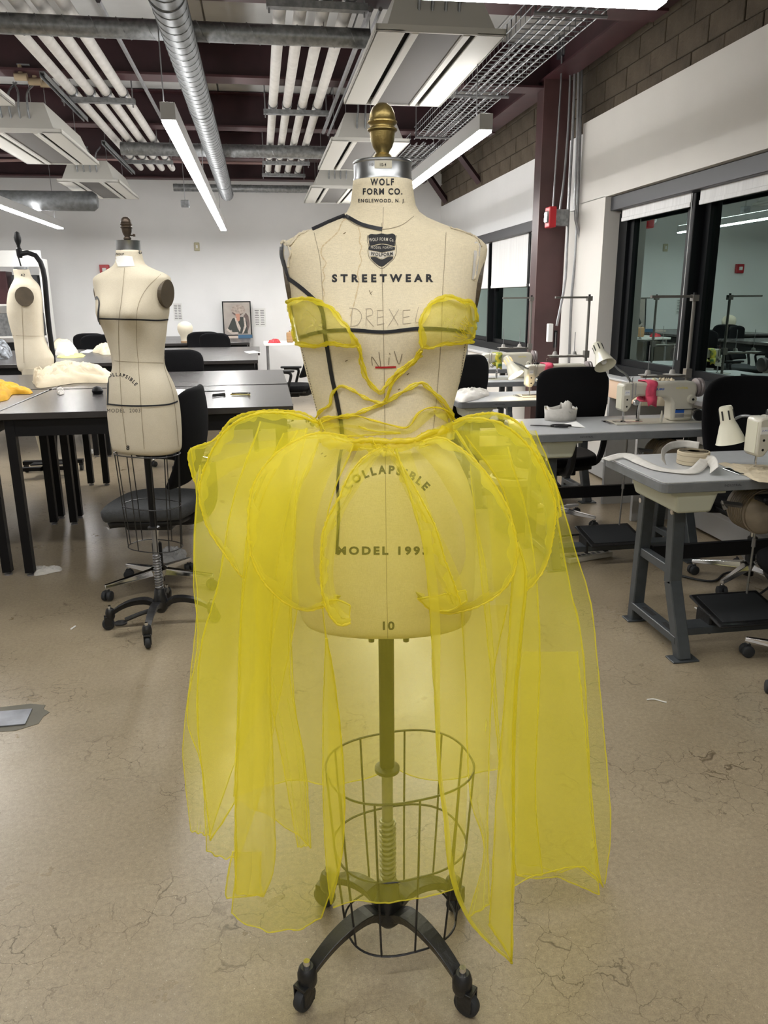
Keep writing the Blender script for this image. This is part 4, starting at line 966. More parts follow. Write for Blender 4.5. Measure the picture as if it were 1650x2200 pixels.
def petal(loop, inner, bulge=.02, r=.0014, lab=None, fold=.003, m_=None, facing=True):
    n = 40
    a = catmull(P3(loop), n); b = catmull(P3(inner), n); g = []; q = random.uniform(0, 6)
    for i in range(n):
        t = i / (n - 1); row = []
        for j in range(20):
            s = j / 19; p = a[i].lerp(b[i], s); e = math.sin(PI * s)
            row.append(p - FW * (bulge * e * math.sin(PI * t) + fold * math.sin(9 * s + 7 * t + q) * e))
        g.append(row)
    o = MB().grid(g).done('petal', m_ or ORG, dress, world=True, smooth='all')
    if lab: o['label'] = lab
    inv = PM(o).inverted(); rs = [r * (1 + .3 * math.sin(i * 1.3 + q) * math.sin(i * .5)) for i in range(n * 3)]
    c = catmull(P3(loop), n * 3); c = [p + Vector((random.uniform(-1, 1), random.uniform(-1, 1), random.uniform(-1, 1))) * .0008 for p in c]
    mb = MB().tube(c, rs, 7, flat=1.7); mb.v = [inv @ p for p in mb.v]; mb.done('wired_edge', PIPING, o, smooth='all')
    # loose seam allowance beside the wire
    g2 = []
    c2 = catmull(P3(loop), n * 2)
    for i in range(n * 2):
        w_ = .012 * (1 + .5 * math.sin(i * .35 + q) + .3 * math.sin(i * .9))
        dirn = (b[min(i // 2, n - 1)] - c2[i]); dirn = dirn.normalized() if dirn.length > 1e-4 else Vector((0, 0, -1))
        g2.append([c2[i], c2[i] + dirn * w_ * .5 - FW * .003, c2[i] + dirn * w_ - FW * .001])
    mb = MB().grid(g2); mb.v = [inv @ p for p in mb.v]; mb.done('seam_allowance', ORG2, o, smooth='all')
    return o
# --- long panels, back to front
B = 1.70
sheet('skirt_panel', [(410, 962, 1.60), (422, 1060, 1.62), (418, 1200, 1.64), (424, 1300, 1.66), (406, 1480, 1.68), (393, 1600, 1.70), (400, 1700, 1.70), (410, 1785, 1.70)],
      [(690, 935, 1.60), (650, 1100, 1.66), (600, 1300, 1.7), (560, 1500, 1.72), (500, 1650, 1.72), (450, 1795, 1.72)], fold=.008, nf=3)
sheet('skirt_panel', [(430, 1000, 1.58), (420, 1100, 1.6), (416, 1250, 1.6), (425, 1380, 1.6), (402, 1540, 1.62), (432, 1640, 1.62), (440, 1740, 1.62), (444, 1828, 1.62)],
      [(700, 930, 1.58), (660, 1100, 1.64), (640, 1300, 1.66), (600, 1500, 1.66), (560, 1700, 1.66), (512, 1842, 1.64)], fold=.008, nf=3, hem=[(0, 0), (.5, .012), (1, 0)])
sheet('skirt_panel', [(690, 935, 1.66), (640, 1050, 1.74), (600, 1200, 1.78), (560, 1400, 1.8), (520, 1550, 1.8), (500, 1690, 1.8)],
      [(960, 935, 1.66), (1000, 1050, 1.74), (1040, 1200, 1.78), (1060, 1400, 1.8), (1070, 1550, 1.8), (1080, 1650, 1.8)], fold=.012, nf=6, hem=[(0, .03), (.2, -.01), (.4, .02), (.6, -.02), (.75, .03), (1, .0)])
sheet('skirt_panel', [(970, 925, 1.64), (1040, 1050, 1.70), (1060, 1250, 1.74), (1080, 1450, 1.76), (1095, 1650, 1.78), (1110, 1850, 1.78)],
      [(1150, 925, 1.60), (1195, 1040, 1.62), (1235, 1180, 1.64), (1270, 1300, 1.66), (1283, 1420, 1.68), (1298, 1580, 1.70), (1311, 1740, 1.70), (1310, 1820, 1.70), (1298, 1908, 1.70)], fold=.008, nf=2, hem=[(0, .02), (.25, -.01), (.5, .0), (.7, -.045), (.9, -.02), (1, 0)], edge=(False, True, True))
# left cluster, several layers deep
sheet('skirt_panel', [(560, 905, 1.50), (500, 1080, 1.50), (470, 1250, 1.52), (430, 1400, 1.54), (425, 1560, 1.55), (440, 1700, 1.56), (452, 1805, 1.56)],
      [(690, 930, 1.46), (640, 1100, 1.48), (625, 1300, 1.5), (632, 1500, 1.52), (655, 1640, 1.53), (662, 1720, 1.53), (668, 1822, 1.53)], fold=.008, nf=3, hem=[(0, 0), (.3, -.12), (.6, -.08), (.85, -.04), (1, 0)])
sheet('skirt_panel', [(610, 930, 1.44), (545, 1080, 1.44), (522, 1250, 1.45), (516, 1450, 1.46), (510, 1650, 1.47), (505, 1800, 1.47), (507, 1920, 1.47)],
      [(660, 920, 1.42), (620, 1080, 1.42), (590, 1250, 1.43), (580, 1450, 1.44), (586, 1650, 1.45), (590, 1850, 1.45), (566, 1926, 1.45)], fold=.005, nf=2, m_=ORG2)
sheet('skirt_panel', [(640, 925, 1.40), (560, 1080, 1.39), (520, 1300, 1.40), (512, 1500, 1.41), (505, 1700, 1.42), (508, 1850, 1.42), (498, 1962, 1.42)],
      [(760, 955, 1.35), (705, 1100, 1.32), (694, 1300, 1.33), (715, 1450, 1.35), (735, 1600, 1.36), (740, 1760, 1.37), (728, 1860, 1.38), (690, 1972, 1.38)], fold=.006, nf=3, hem=[(0, 0), (.15, .028), (.4, .045), (.75, .035), (1, .0)])
sheet('skirt_panel', [(700, 1372, 1.303), (697, 1450, 1.313), (694, 1550, 1.323), (694, 1700, 1.328), (700, 1850, 1.338), (710, 1940, 1.348)],
      [(702, 1372, 1.303), (717, 1450, 1.313), (732, 1580, 1.323), (740, 1740, 1.328), (733, 1850, 1.338), (712, 1942, 1.348)], fold=.002, nf=1, cols=8, m_=ORG2)
sheet('skirt_panel', [(500, 1830, 1.46), (492, 1870, 1.46), (485, 1915, 1.46), (487, 1930, 1.46)], [(560, 1830, 1.46), (560, 1870, 1.46), (560, 1900, 1.46), (565, 1922, 1.46)], fold=.002, nf=1, rows=12, cols=10)
sheet('skirt_panel', [(575, 1000, 1.52), (545, 1200, 1.54), (560, 1400, 1.56), (600, 1600, 1.57), (640, 1820, 1.58)],
      [(640, 1000, 1.52), (625, 1250, 1.54), (622, 1450, 1.56), (650, 1620, 1.57), (662, 1815, 1.58)], fold=.006, nf=2)
# centre front and its lining
sheet('skirt_panel', [(770, 962, 1.345), (705, 1110, 1.315), (690, 1250, 1.31), (700, 1400, 1.33), (705, 1600, 1.35), (700, 1780, 1.36), (716, 1950, 1.37)],
      [(880, 962, 1.345), (930, 1110, 1.315), (990, 1250, 1.31), (1000, 1400, 1.33), (1005, 1600, 1.35), (1000, 1780, 1.36), (985, 1908, 1.37)], fold=.004, nf=2, bulge=.012, hem=[(0, .0), (.2, -.01), (.45, .012), (.7, .010), (1, .0)], edge=(False, False, True))
# right cluster
sheet('skirt_panel', [(850, 965, 1.33), (880, 1060, 1.30), (912, 1180, 1.29), (925, 1320, 1.30), (935, 1500, 1.31), (942, 1650, 1.32), (955, 1760, 1.33), (966, 1870, 1.34), (1000, 1965, 1.35), (1040, 2015, 1.36), (1097, 2066, 1.37)],
      [(980, 925, 1.42), (1040, 1020, 1.38), (1090, 1110, 1.37), (1112, 1180, 1.37), (1128, 1250, 1.37), (1118, 1380, 1.37), (1104, 1550, 1.37), (1104, 1750, 1.37), (1100, 1930, 1.37), (1099, 2067, 1.37)], fold=.007, nf=3, rows=60, er=.0018)
sheet('skirt_panel', [(905, 1140, 1.275), (925, 1320, 1.280), (935, 1500, 1.295), (940, 1650, 1.305), (953, 1760, 1.315), (962, 1860, 1.325), (985, 1940, 1.335), (1025, 1998, 1.345), (1088, 2052, 1.355)],
      [(925, 1140, 1.275), (945, 1320, 1.280), (945, 1500, 1.295), (948, 1650, 1.305), (963, 1760, 1.315), (978, 1880, 1.325), (1005, 1960, 1.335), (1045, 2015, 1.345), (1092, 2058, 1.355)], fold=.001, nf=1, cols=6, m_=ORG2, edge=(False, False, False))
sheet('skirt_panel', [(1108, 1165, 1.341), (1098, 1300, 1.341), (1085, 1500, 1.346), (1068, 1700, 1.351), (1060, 1850, 1.356), (1052, 1985, 1.356)],
      [(1112, 1165, 1.341), (1130, 1250, 1.341), (1110, 1450, 1.346), (1102, 1650, 1.351), (1104, 1850, 1.356), (1099, 2060, 1.356)], fold=.003, nf=1, cols=12, m_=ORG2, er=.0016, hem=[(0, 0), (1, 0)])
sheet('skirt_panel', [(990, 1300, 1.42), (1000, 1450, 1.44), (1004, 1600, 1.46), (1012, 1720, 1.47), (1040, 1830, 1.48), (1006, 1970, 1.48)],
      [(1090, 1300, 1.42), (1060, 1450, 1.44), (1050, 1650, 1.46), (1048, 1800, 1.47), (1050, 1900, 1.48), (1052, 1942, 1.48)], fold=.005, nf=2)
sheet('skirt_panel', [(1000, 935, 1.46), (1080, 1050, 1.44), (1110, 1180, 1.43), (1125, 1300, 1.44), (1110, 1500, 1.46), (1104, 1700, 1.48), (1103, 1905, 1.48)],
      [(1120, 905, 1.48), (1180, 1020, 1.48), (1200, 1130, 1.48), (1222, 1250, 1.5), (1250, 1380, 1.52), (1262, 1560, 1.54), (1270, 1700, 1.55), (1286, 1870, 1.56), (1296, 1906, 1.56)], fold=.006, nf=2, hem=[(0, 0), (.25, -.035), (.5, -.05), (.75, -.06), (.9, -.035), (1, 0)])
sheet('skirt_panel', [(1010, 1000, 1.52), (1030, 1200, 1.54), (1060, 1500, 1.58), (1080, 1700, 1.6), (1110, 1880, 1.6)],
      [(1090, 960, 1.52), (1140, 1150, 1.54), (1160, 1400, 1.58), (1150, 1700, 1.6), (1165, 1880, 1.6)], fold=.005, nf=1, m_=ORG)
sheet('skirt_panel', [(1120, 1400, 1.59), (1115, 1600, 1.60), (1112, 1750, 1.61), (1110, 1880, 1.61)], [(1240, 1400, 1.60), (1260, 1600, 1.61), (1270, 1750, 1.62), (1288, 1915, 1.62)], fold=.004, nf=2, hem=[(0, 0), (.25, .0), (.5, -.02), (.8, .0), (1, .01)], edge=(False, True, True))
# --- wired petals round the hips
petal([(690, 912, 1.45), (640, 892, 1.42), (590, 886, 1.41), (545, 890, 1.41), (500, 912, 1.42), (466, 950, 1.44), (442, 1000, 1.46), (428, 1050, 1.47), (434, 1100, 1.47), (455, 1150, 1.46), (490, 1200, 1.44), (520, 1240, 1.42)],
      [(690, 925, 1.45), (660, 940, 1.45), (640, 955, 1.45), (620, 980, 1.45), (600, 1005, 1.45), (585, 1030, 1.45), (575, 1060, 1.45), (565, 1100, 1.45), (555, 1140, 1.44), (545, 1180, 1.43), (535, 1215, 1.42), (525, 1245, 1.42)], bulge=.03, lab='outer wired petal at the left hip')
petal([(745, 938, 1.38), (692, 930, 1.37), (650, 940, 1.36), (605, 965, 1.355), (570, 1000, 1.35), (545, 1040, 1.345), (535, 1090, 1.34), (534, 1150, 1.335), (545, 1210, 1.33), (575, 1260, 1.325), (615, 1296, 1.32), (658, 1311, 1.315), (695, 1303, 1.31), (728, 1289, 1.30)],
      [(760, 950, 1.37), (740, 975, 1.36), (720, 1000, 1.35), (705, 1030, 1.34), (690, 1070, 1.33), (680, 1110, 1.325), (675, 1150, 1.32), (672, 1190, 1.315), (675, 1220, 1.31), (680, 1250, 1.31), (690, 1265, 1.31), (700, 1275, 1.305), (712, 1283, 1.30), (726, 1287, 1.30)], bulge=.02, lab='large round wired petal over the left thigh')
petal([(818, 961, 1.355), (782, 983, 1.335), (748, 1025, 1.32), (728, 1070, 1.305), (706, 1110, 1.298), (693, 1150, 1.292), (689, 1220, 1.288), (692, 1270, 1.285), (705, 1315, 1.283), (728, 1342, 1.283), (752, 1338, 1.283)],
      [(822, 966, 1.355), (800, 1000, 1.34), (775, 1040, 1.325), (750, 1080, 1.312), (732, 1120, 1.304), (722, 1170, 1.298), (716, 1220, 1.294), (718, 1260, 1.29), (728, 1295, 1.288), (740, 1315, 1.286), (753, 1322, 1.285)], bulge=.004)
petal([(838, 964, 1.355), (860, 993, 1.335), (882, 1030, 1.32), (906, 1075, 1.305), (930, 1120, 1.295), (945, 1162, 1.29), (957, 1205, 1.286), (975, 1252, 1.284), (991, 1300, 1.283)],
      [(832, 970, 1.355), (850, 1010, 1.34), (868, 1050, 1.325), (888, 1090, 1.31), (905, 1130, 1.30), (915, 1180, 1.295), (930, 1225, 1.29), (950, 1262, 1.287), (965, 1298, 1.285)], bulge=.004)
petal([(905, 950, 1.37), (945, 940, 1.37), (985, 960, 1.36), (1030, 1000, 1.35), (1068, 1050, 1.345), (1094, 1100, 1.34), (1107, 1150, 1.335), (1111, 1190, 1.33), (1102, 1235, 1.325), (1072, 1275, 1.32), (1025, 1303, 1.312), (970, 1317, 1.305), (925, 1309, 1.30), (897, 1284, 1.295)],
      [(890, 962, 1.36), (915, 985, 1.35), (935, 1010, 1.34), (960, 1050, 1.335), (980, 1090, 1.33), (995, 1130, 1.325), (1000, 1170, 1.32), (1000, 1200, 1.315), (990, 1230, 1.31), (975, 1255, 1.308), (955, 1272, 1.304), (935, 1282, 1.30), (915, 1286, 1.298), (900, 1285, 1.295)], bulge=.02, lab='large round wired petal over the right thigh')
petal([(972, 912, 1.43), (1000, 900, 1.42), (1040, 900, 1.41), (1080, 912, 1.41), (1120, 942, 1.42), (1155, 985, 1.43), (1178, 1035, 1.44), (1192, 1085, 1.45), (1190, 1140, 1.45), (1176, 1205, 1.44), (1150, 1250, 1.42), (1110, 1285, 1.40)],
      [(972, 925, 1.43), (1000, 950, 1.43), (1020, 980, 1.43), (1045, 1010, 1.43), (1065, 1040, 1.43), (1085, 1080, 1.43), (1100, 1120, 1.43), (1110, 1150, 1.43), (1115, 1185, 1.42), (1115, 1220, 1.41), (1110, 1250, 1.40), (1108, 1283, 1.40)], bulge=.03, lab='outer wired petal at the right hip')
petal([(975, 905, 1.50), (1010, 893, 1.52), (1060, 888, 1.54), (1100, 900, 1.55), (1135, 930, 1.56), (1155, 970, 1.57), (1175, 1010, 1.58), (1196, 1050, 1.58), (1205, 1110, 1.58)],
      [(975, 925, 1.50), (1000, 960, 1.52), (1030, 985, 1.54), (1060, 1010, 1.55), (1080, 1040, 1.56), (1100, 1065, 1.57), (1120, 1090, 1.58), (1140, 1110, 1.58), (1165, 1130, 1.58)], bulge=-.02, r=.0016)
petal([(685, 905, 1.52), (640, 885, 1.54), (560, 883, 1.56), (500, 900, 1.58), (460, 945, 1.60), (408, 968, 1.62), (410, 1010, 1.62), (423, 1045, 1.62)],
      [(690, 930, 1.52), (650, 950, 1.54), (600, 970, 1.56), (550, 990, 1.58), (500, 1010, 1.60), (470, 1030, 1.61), (450, 1045, 1.62), (435, 1060, 1.62)], bulge=-.01, r=.0014)
sheet('petal_tip', [(690, 1295, 1.29), (720, 1288, 1.288), (752, 1300, 1.287)], [(705, 1318, 1.286), (728, 1340, 1.284), (752, 1337, 1.284)], fold=.001, nf=1, rows=10, cols=8, m_=ORG2)
sheet('petal_tip', [(900, 1286, 1.29), (940, 1280, 1.288), (1000, 1268, 1.286)], [(925, 1310, 1.29), (965, 1312, 1.288), (1003, 1290, 1.286)], fold=.002, nf=1, rows=10, cols=8, m_=ORG2)
# --- waist band, gathered
wire('waist_band', [(686, 935, 1.45), (700, 950, 1.42), (735, 955, 1.40), (780, 958, 1.39), (820, 960, 1.385), (860, 958, 1.385), (900, 948, 1.39), (940, 935, 1.41), (972, 915, 1.45)], .0042, flat=2.4)
wire('waist_band', [(700, 940, 1.42), (750, 948, 1.395), (790, 946, 1.385), (840, 948, 1.38), (890, 945, 1.385), (925, 930, 1.395), (968, 925, 1.44)], .0026, flat=2)
sheet('waist_frill', [(688, 900, 1.44), (690, 925, 1.44), (700, 950, 1.42)], [(800, 945, 1.38), (805, 955, 1.38), (812, 968, 1.375)], fold=.003, nf=3, rows=12, m_=ORG)
sheet('waist_frill', [(905, 930, 1.39), (905, 945, 1.39), (900, 962, 1.385)], [(972, 905, 1.44), (976, 920, 1.44), (975, 942, 1.43)], fold=.003, nf=2, rows=12, m_=ORG2)
sheet('waist_frill', [(688, 905, 1.435), (697, 925, 1.425), (705, 940, 1.415)], [(770, 915, 1.395), (800, 925, 1.385), (860, 930, 1.38)], fold=.002, nf=2, rows=12)
random.seed(21)
for k in range(16):
    a = random.uniform(0, 2 * PI); x, y = 822 + random.uniform(-10, 14), 960 + random.uniform(-5, 10)
    wire('loose_thread', [(x, y, 1.37), (x + 9 * math.cos(a), y + 9 * math.sin(a), 1.365), (x + 16 * math.cos(a + .6), y + 14 * math.sin(a + .6), 1.362)], .0005, n=8, jit=.0002)
# --- zigzag bands on the midriff, wired bodice
def on(px, off=.005, sk_=sk): # a point lying just off the form's surface
    p = sk_.hit(px[0], px[1], off); q = p - O; return p
def wire_on(name, px, r, flat=1.7, off=.005, m_=None):
    """a narrow folded strip of cloth laid along the form, with the wire inside"""
    if r < .001:
        c = catmull([on(p, off) for p in px], len(px) * 8)
        return MB().tube(c, r, 5).done(name, m_ or PIPING, dress, world=True, smooth='all')
    n = len(px) * 9; q = random.uniform(0, 6); w2 = r * 1100 * flat * .95
    c = catmull([(a, b, 0) for a, b in px], n); g = []
    for i, p in enumerate(c):
        a = c[max(i - 1, 0)]; b = c[min(i + 1, n - 1)]; t = (b - a).normalized(); nn = Vector((-t.y, t.x, 0))
        ww = w2 * (1 + .30 * math.sin(i * .55 + q) + .15 * math.sin(i * 1.7)) * .5
        g.append([sk.hit(p.x + nn.x * ww * k, p.y + nn.y * ww * k, off + .0022 * math.cos(k * 2.2 + .8 * math.sin(i * .4 + q))) for k in (-1, -.6, -.2, .2, .6, 1)])
    o = MB().grid(g).done(name, m_ or PIPING, dress, world=True, smooth='all')
    inv = PM(o).inverted()
    for k in (1, 4):
        mb = MB().tube([row[k] for row in g], .0011, 5); mb.v = [inv @ p for p in mb.v]; mb.done('wire', PIPING, o, smooth='all')
    return o
wire_on('zigzag_band', [(684, 897), (692, 882), (704, 874), (712, 866), (716, 845), (728, 831), (738, 828), (758, 836), (785, 853), (818, 864), (832, 852), (838, 832), (846, 812), (868, 792), (890, 775), (905, 758)], .0026, 2.2)
wire_on('zigzag_band', [(686, 905), (705, 897), (752, 892), (790, 878), (830, 862), (862, 842), (900, 821), (915, 828), (936, 848), (955, 868), (968, 893), (972, 912)], .0032, 2.6)
wire_on('zigzag_band', [(690, 915), (710, 900), (760, 890), (800, 900), (840, 911), (868, 917), (882, 908), (896, 885), (920, 873), (950, 878), (972, 905)], .0015, 1.6, .008)
def flap(top, bot, off=.006, m_=None, name='organza_flap'):
    n = 24; a = catmull([on(p, off) for p in top], n); b = catmull([on(p, off * 1.8) for p in bot], n)
    return MB().grid([[a[i].lerp(b[i], s / 7) - FW * (.003 * math.sin(i * .5 + s)) for s in range(8)] for i in range(n)]).done(name, m_ or ORG, dress, world=True, smooth='all')
flap([(690, 905), (740, 893), (790, 897), (840, 911), (868, 917), (890, 890), (925, 874)], [(700, 920), (740, 915), (790, 922), (840, 928), (880, 928), (915, 900), (935, 880)])
flap([(925, 874), (945, 880), (968, 895)], [(930, 890), (955, 910), (972, 925)], m_=ORG2)
flap([(905, 824), (930, 846), (968, 897)], [(915, 832), (938, 862), (960, 905)], m_=ORG2)
# bodice: two wired leaves standing a little off the bust, V straps
def leaf(outline, name, label):
    o2 = catmull([(x, y, 0) for x, y in outline + [outline[0]]], 90)[:-1]; n = len(o2)
    c2 = sum(o2, Vector()) / n
    def at(p, k, i):
        if sk.t.ray_cast(O, ray(p.x, p.y).normalized())[0] is None: return V(p.x, p.y, 1.462) - FW * (.003 * math.sin(i * .35 + k))
        return sk.hit(p.x, p.y, .007 + .006 * math.sin(PI * k / 10) + .0012 * math.sin(i * .35 + k))
    ctr = sk.hit(c2.x, c2.y, .013); rings = [[at(c2.lerp(p, k / 9), k, i) for i, p in enumerate(o2)] for k in range(1, 10)]
    pts = rings[-1]
    m = MB(); vs = [ctr] + [p for r in rings for p in r]
    fs = [(0, 1 + i, 1 + (i + 1) % n) for i in range(n)] + [(1 + k * n + i, 1 + k * n + (i + 1) % n, 1 + (k + 1) * n + (i + 1) % n, 1 + (k + 1) * n + i) for k in range(8) for i in range(n)]
    o = m.add(vs, fs).done(name, ORG, dress, world=True, smooth='all'); o['label'] = label
    inv = PM(o).inverted(); r = [.0022 * (1 + .3 * math.sin(i * .9) * math.sin(i * .4)) for i in range(n)]
    pts2 = [p + Vector((random.uniform(-1, 1), random.uniform(-1, 1), random.uniform(-1, 1))) * .0009 for p in pts]
    mb = MB().tube(pts2, r, 7, closed=True, flat=1.5); mb.v = [inv @ p for p in mb.v]; mb.done('wired_edge', PIPING, o, smooth='all')
    g = [[pts[i % n] - FW * .001, at(o2[i % n].lerp(c2, .13 + .05 * math.sin(i * .5)), 8, i) - FW * .002] for i in range(n + 1)]
    mb = MB().grid(g); mb.v = [inv @ p for p in mb.v]; mb.done('seam_allowance', PIPING, o, smooth='all')
leaf([(622, 650), (640, 643), (665, 643), (690, 650), (715, 665), (735, 688), (752, 712), (768, 738), (745, 738), (720, 733), (690, 740), (655, 738), (632, 730), (628, 700), (622, 675)], 'bodice_leaf', 'leaf shaped wired cup at the left of the bust')
leaf([(905, 740), (903, 710), (908, 680), (925, 655), (955, 640), (985, 648), (1008, 650), (1014, 680), (1020, 710), (1012, 730), (985, 735), (945, 737), (920, 742)], 'bodice_leaf', 'squarer wired cup at the right of the bust')
wire_on('bodice_strap', [(768, 738), (774, 755), (776, 778), (785, 805), (800, 828), (818, 841), (826, 830), (845, 806), (868, 785), (890, 768), (905, 745)], .0034, 2.4, .008)
wire_on('bodice_strap', [(768, 740), (780, 775), (792, 812), (815, 838)], .002, 2, .010)
wire_on('bodice_strap', [(905, 748), (885, 775), (855, 806), (838, 828), (832, 845), (828, 858)], .002, 2, .010)
for c_ in ((1000, 715), (990, 722), (1003, 700)):
    for k in range(5):
        a = random.uniform(2.5, 4.2); wire_on('loose_thread', [c_, (c_[0] + 14 * math.cos(a), c_[1] + 12 * math.sin(a)), (c_[0] + 28 * math.cos(a + .2), c_[1] + 24 * math.sin(a + .2))], .0005, 1, .014)
# ================================================================ CUTTING TABLES
def table(w_, d_, label, loc, rz=0, h=.93):
    t = thing('cutting_table', label, 'table', loc, rz, 'black topped cutting tables')
    MB().b2(0, w_, 0, d_, h - .035, h).done('table_top', M_btop, t, bevel=.003, seg=1)
    MB().b2(.04, w_ - .04, .04, .06, h - .13, h - .035).b2(.04, w_ - .04, d_ - .06, d_ - .04, h - .13, h - .035).b2(.04, .06, .06, d_ - .06, h - .13, h - .035).b2(w_ - .06, w_ - .04, .06, d_ - .06, h - .13, h - .035).done('apron', M_black, t)
    for x in (.06, w_ - .06):
        for y in (.06, d_ - .06):
            l = MB().b2(x - .024, x + .024, y - .024, y + .024, .02, h - .035).done('leg', M_black, t)
            MB().lathe([(.022, 0), (.022, .008), (.008, .012), (.008, .022)], (x, y, 0), 12).done('levelling_foot', M_conduit, l)
    return t
tA = table(1.58, 1.16, 'black topped cutting table behind the small dress form, nearest right one', (-1.42, 4.33, 0), math.radians(-.5))
for loc, l in (((-3.01, 4.36, 0), 'black topped cutting table cut off by the left edge, holding the golden cloth'), ((-1.41, 5.53, 0), 'black topped cutting table directly behind the nearest right one'), ((-3.0, 5.55, 0), 'black topped cutting table at the left edge under the muslin heap, second row'),
               ((-1.62, 7.85, 0), 'black topped cutting table in the third row, right end'), ((-3.2, 7.87, 0), 'black topped cutting table in the third row behind the full body form'), ((-1.60, 9.02, 0), 'black topped cutting table in the fourth row, right end'), ((-3.18, 9.03, 0), 'black topped cutting table in the fourth row, left one'),
               ((-1.74, 11.25, 0), 'black topped cutting table before the end wall, holding the head block'), ((-1.74, 12.42, 0), 'black topped cutting table against the end wall, carrying the framed portrait')):
    dup(tA, loc, 0, l)
# ================================================================ TASK CHAIRS
def chair(name, label, loc, rz, seatm, backm, star=0.3, top=1.08, arms=(-1, 1)):
    t = thing(name, label, 'chair', loc, rz, 'rolling task chairs')
    def pan(w_, d_, zc, th, bow, n=14):
        g = []
        for i in range(n):
            row = []
            for j in range(n):
                u = -1 + 2 * i / (n - 1); v = -1 + 2 * j / (n - 1)
                x = u * math.sqrt(1 - v * v * .32) * w_ / 2; y = v * math.sqrt(1 - u * u * .32) * d_ / 2
                row.append((x, y, zc + bow * (u * u) - .02 * max(0, v) ** 3))
            g.append(row)
        return g
    MB().grid(pan(.50, .48, .47, .07, .008)).done('seat', seatm, t, smooth='all', solid=.065, bevel=.012, sub=1)
    MB().grid(pan(.44, .42, .425, .03, .004)).done('seat_shell', M_plastic, t, smooth='all', solid=.03)
    g = []
    for i in range(14):
        row = []; v = i / 13; z = .60 + v * (top - .60)
        for j in range(16):
            u = -1 + 2 * j / 15; hw = .235 * (1 - .10 * (1 - v) ** 2 - .16 * max(0, v - .75) ** 1.5 * 4)
            cz = z - (.045 * abs(u) ** 5 if v > .9 else 0)
            row.append((u * hw, -.245 - .03 * math.sin(PI * v) + .055 * u * u - .03 * v + .05 * (1 - v) ** 3, cz))
        g.append(row)
    MB().grid(g).done('backrest', backm, t, smooth='all', solid=.035, sub=1)
    MB().tube(catmull([(0, -.05, .40), (0, -.22, .41), (0, -.30, .50), (0, -.305, .70)], 14), .022, 8, flat=1.8).done('back_stem', M_plastic, t, smooth=True)
    for s_ in arms:
        a = MB().tube(catmull([(s_ * .16, -.02, .415), (s_ * .27, -.02, .43), (s_ * .305, -.03, .52), (s_ * .30, -.06, .65), (s_ * .29, .02, .675), (s_ * .285, .12, .675)], 22), .017, 8, flat=1.3).done('armrest', M_plastic, t, smooth=True)
        MB().b2(s_ * .285 - .035, s_ * .285 + .035, -.10, .16, .675, .70).done('arm_pad', M_plastic, a, bevel=.01)
    MB().b2(-.10, .10, -.12, .12, .36, .41).done('tilt_box', M_plastic, t, bevel=.01)
    MB().lathe([(.014, .20), (.014, .37)], n=14).done('gas_rod', M_chrome, t, smooth=True)
    MB().lathe([(.026, .05), (.026, .26), (.022, .265)], n=18).done('gas_cylinder', M_plastic, t, smooth=True)
    MB().lathe([(.045, .085), (.05, .12), (.03, .135)], n=20).done('star_hub', M_chrome, t, smooth=True)
    for k in range(5):
        a = star + 2 * PI * k / 5; d = Vector((math.cos(a), math.sin(a), 0)); s2 = Vector((-d.y, d.x, 0)); R3 = Matrix((d, s2, Vector((0, 0, 1)))).transposed()
        vs = [R3 @ Vector(p) for p in ((.03, -.024, .088), (.03, .024, .088), (.29, .013, .070), (.29, -.013, .070), (.03, -.018, .125), (.03, .018, .125), (.29, .009, .088), (.29, -.009, .088))]
        l = MB().add(vs, [(0, 1, 2, 3), (4, 7, 6, 5), (0, 4, 5, 1), (1, 5, 6, 2), (2, 6, 7, 3), (3, 7, 4, 0)]).done('leg', M_chrome, t, bevel=.003)
        e = d * .28
        MB().lathe([(.007, .055), (.007, .075)], e, 8).done('caster_stem', M_chrome, l)
        wb = Matrix((Vector((math.cos(a + .8), math.sin(a + .8), 0)), Vector((-math.sin(a + .8), math.cos(a + .8), 0)), Vector((0, 0, 1)))).transposed()
        m = MB()
        for q in (-.014, .014):
            m.add([wb @ (Vector(p) * 1.12 + Vector((0, q, 0))) + e + Vector((0, 0, .0275)) for p in _wheel[0]], _wheel[1])
        m.box(e + Vector((0, 0, .05)), (.02, .02, .02)).done('caster', M_rubber, l, smooth=True)
    return t
c1 = chair('task_chair', 'grey seated black backed task chair standing behind the small dress form', (-.60, 4.03, 0), PI / 2 - .18, M_gfabric, M_fabric, star=.95, top=1.09, arms=(1,))
c2 = chair('task_chair', 'black task chair behind the nearest sewing table, right of the lamp shade', (2.54, 3.56, 0), PI - .1, M_fabric, M_fabric, star=-.62, top=1.09)
c3 = dup(c2, (1.93, 4.85, 0), -.05, 'black task chair whose back stands over the second sewing table')
dup(c2, (1.45, 6.05, 0), .35, 'black task chair by the third sewing table, half hidden by the big form')
dup(c2, (-.77, 7.35, 0), .1, 'black task chair between second and third table rows, right of the small form')
dup(c1, (-2.05, 10.40, 0), PI + .1, 'dark grey task chair beyond the small form, between third row tables')
dup(c1, (-.72, 10.42, 0), PI - .5, 'dark grey task chair seen before the framed portrait, turned edge on')
dup(c1, (-.78, 10.92, 0), PI, 'dark grey task chair top behind the head block table')
dup(c2, (.33, 9.55, 0), PI / 2 - .2, 'black task chair in side view right of the table rows')
dup(c2, (-2.35, 10.9, 0), 2.9, 'black task chair top against the end wall behind the small form')

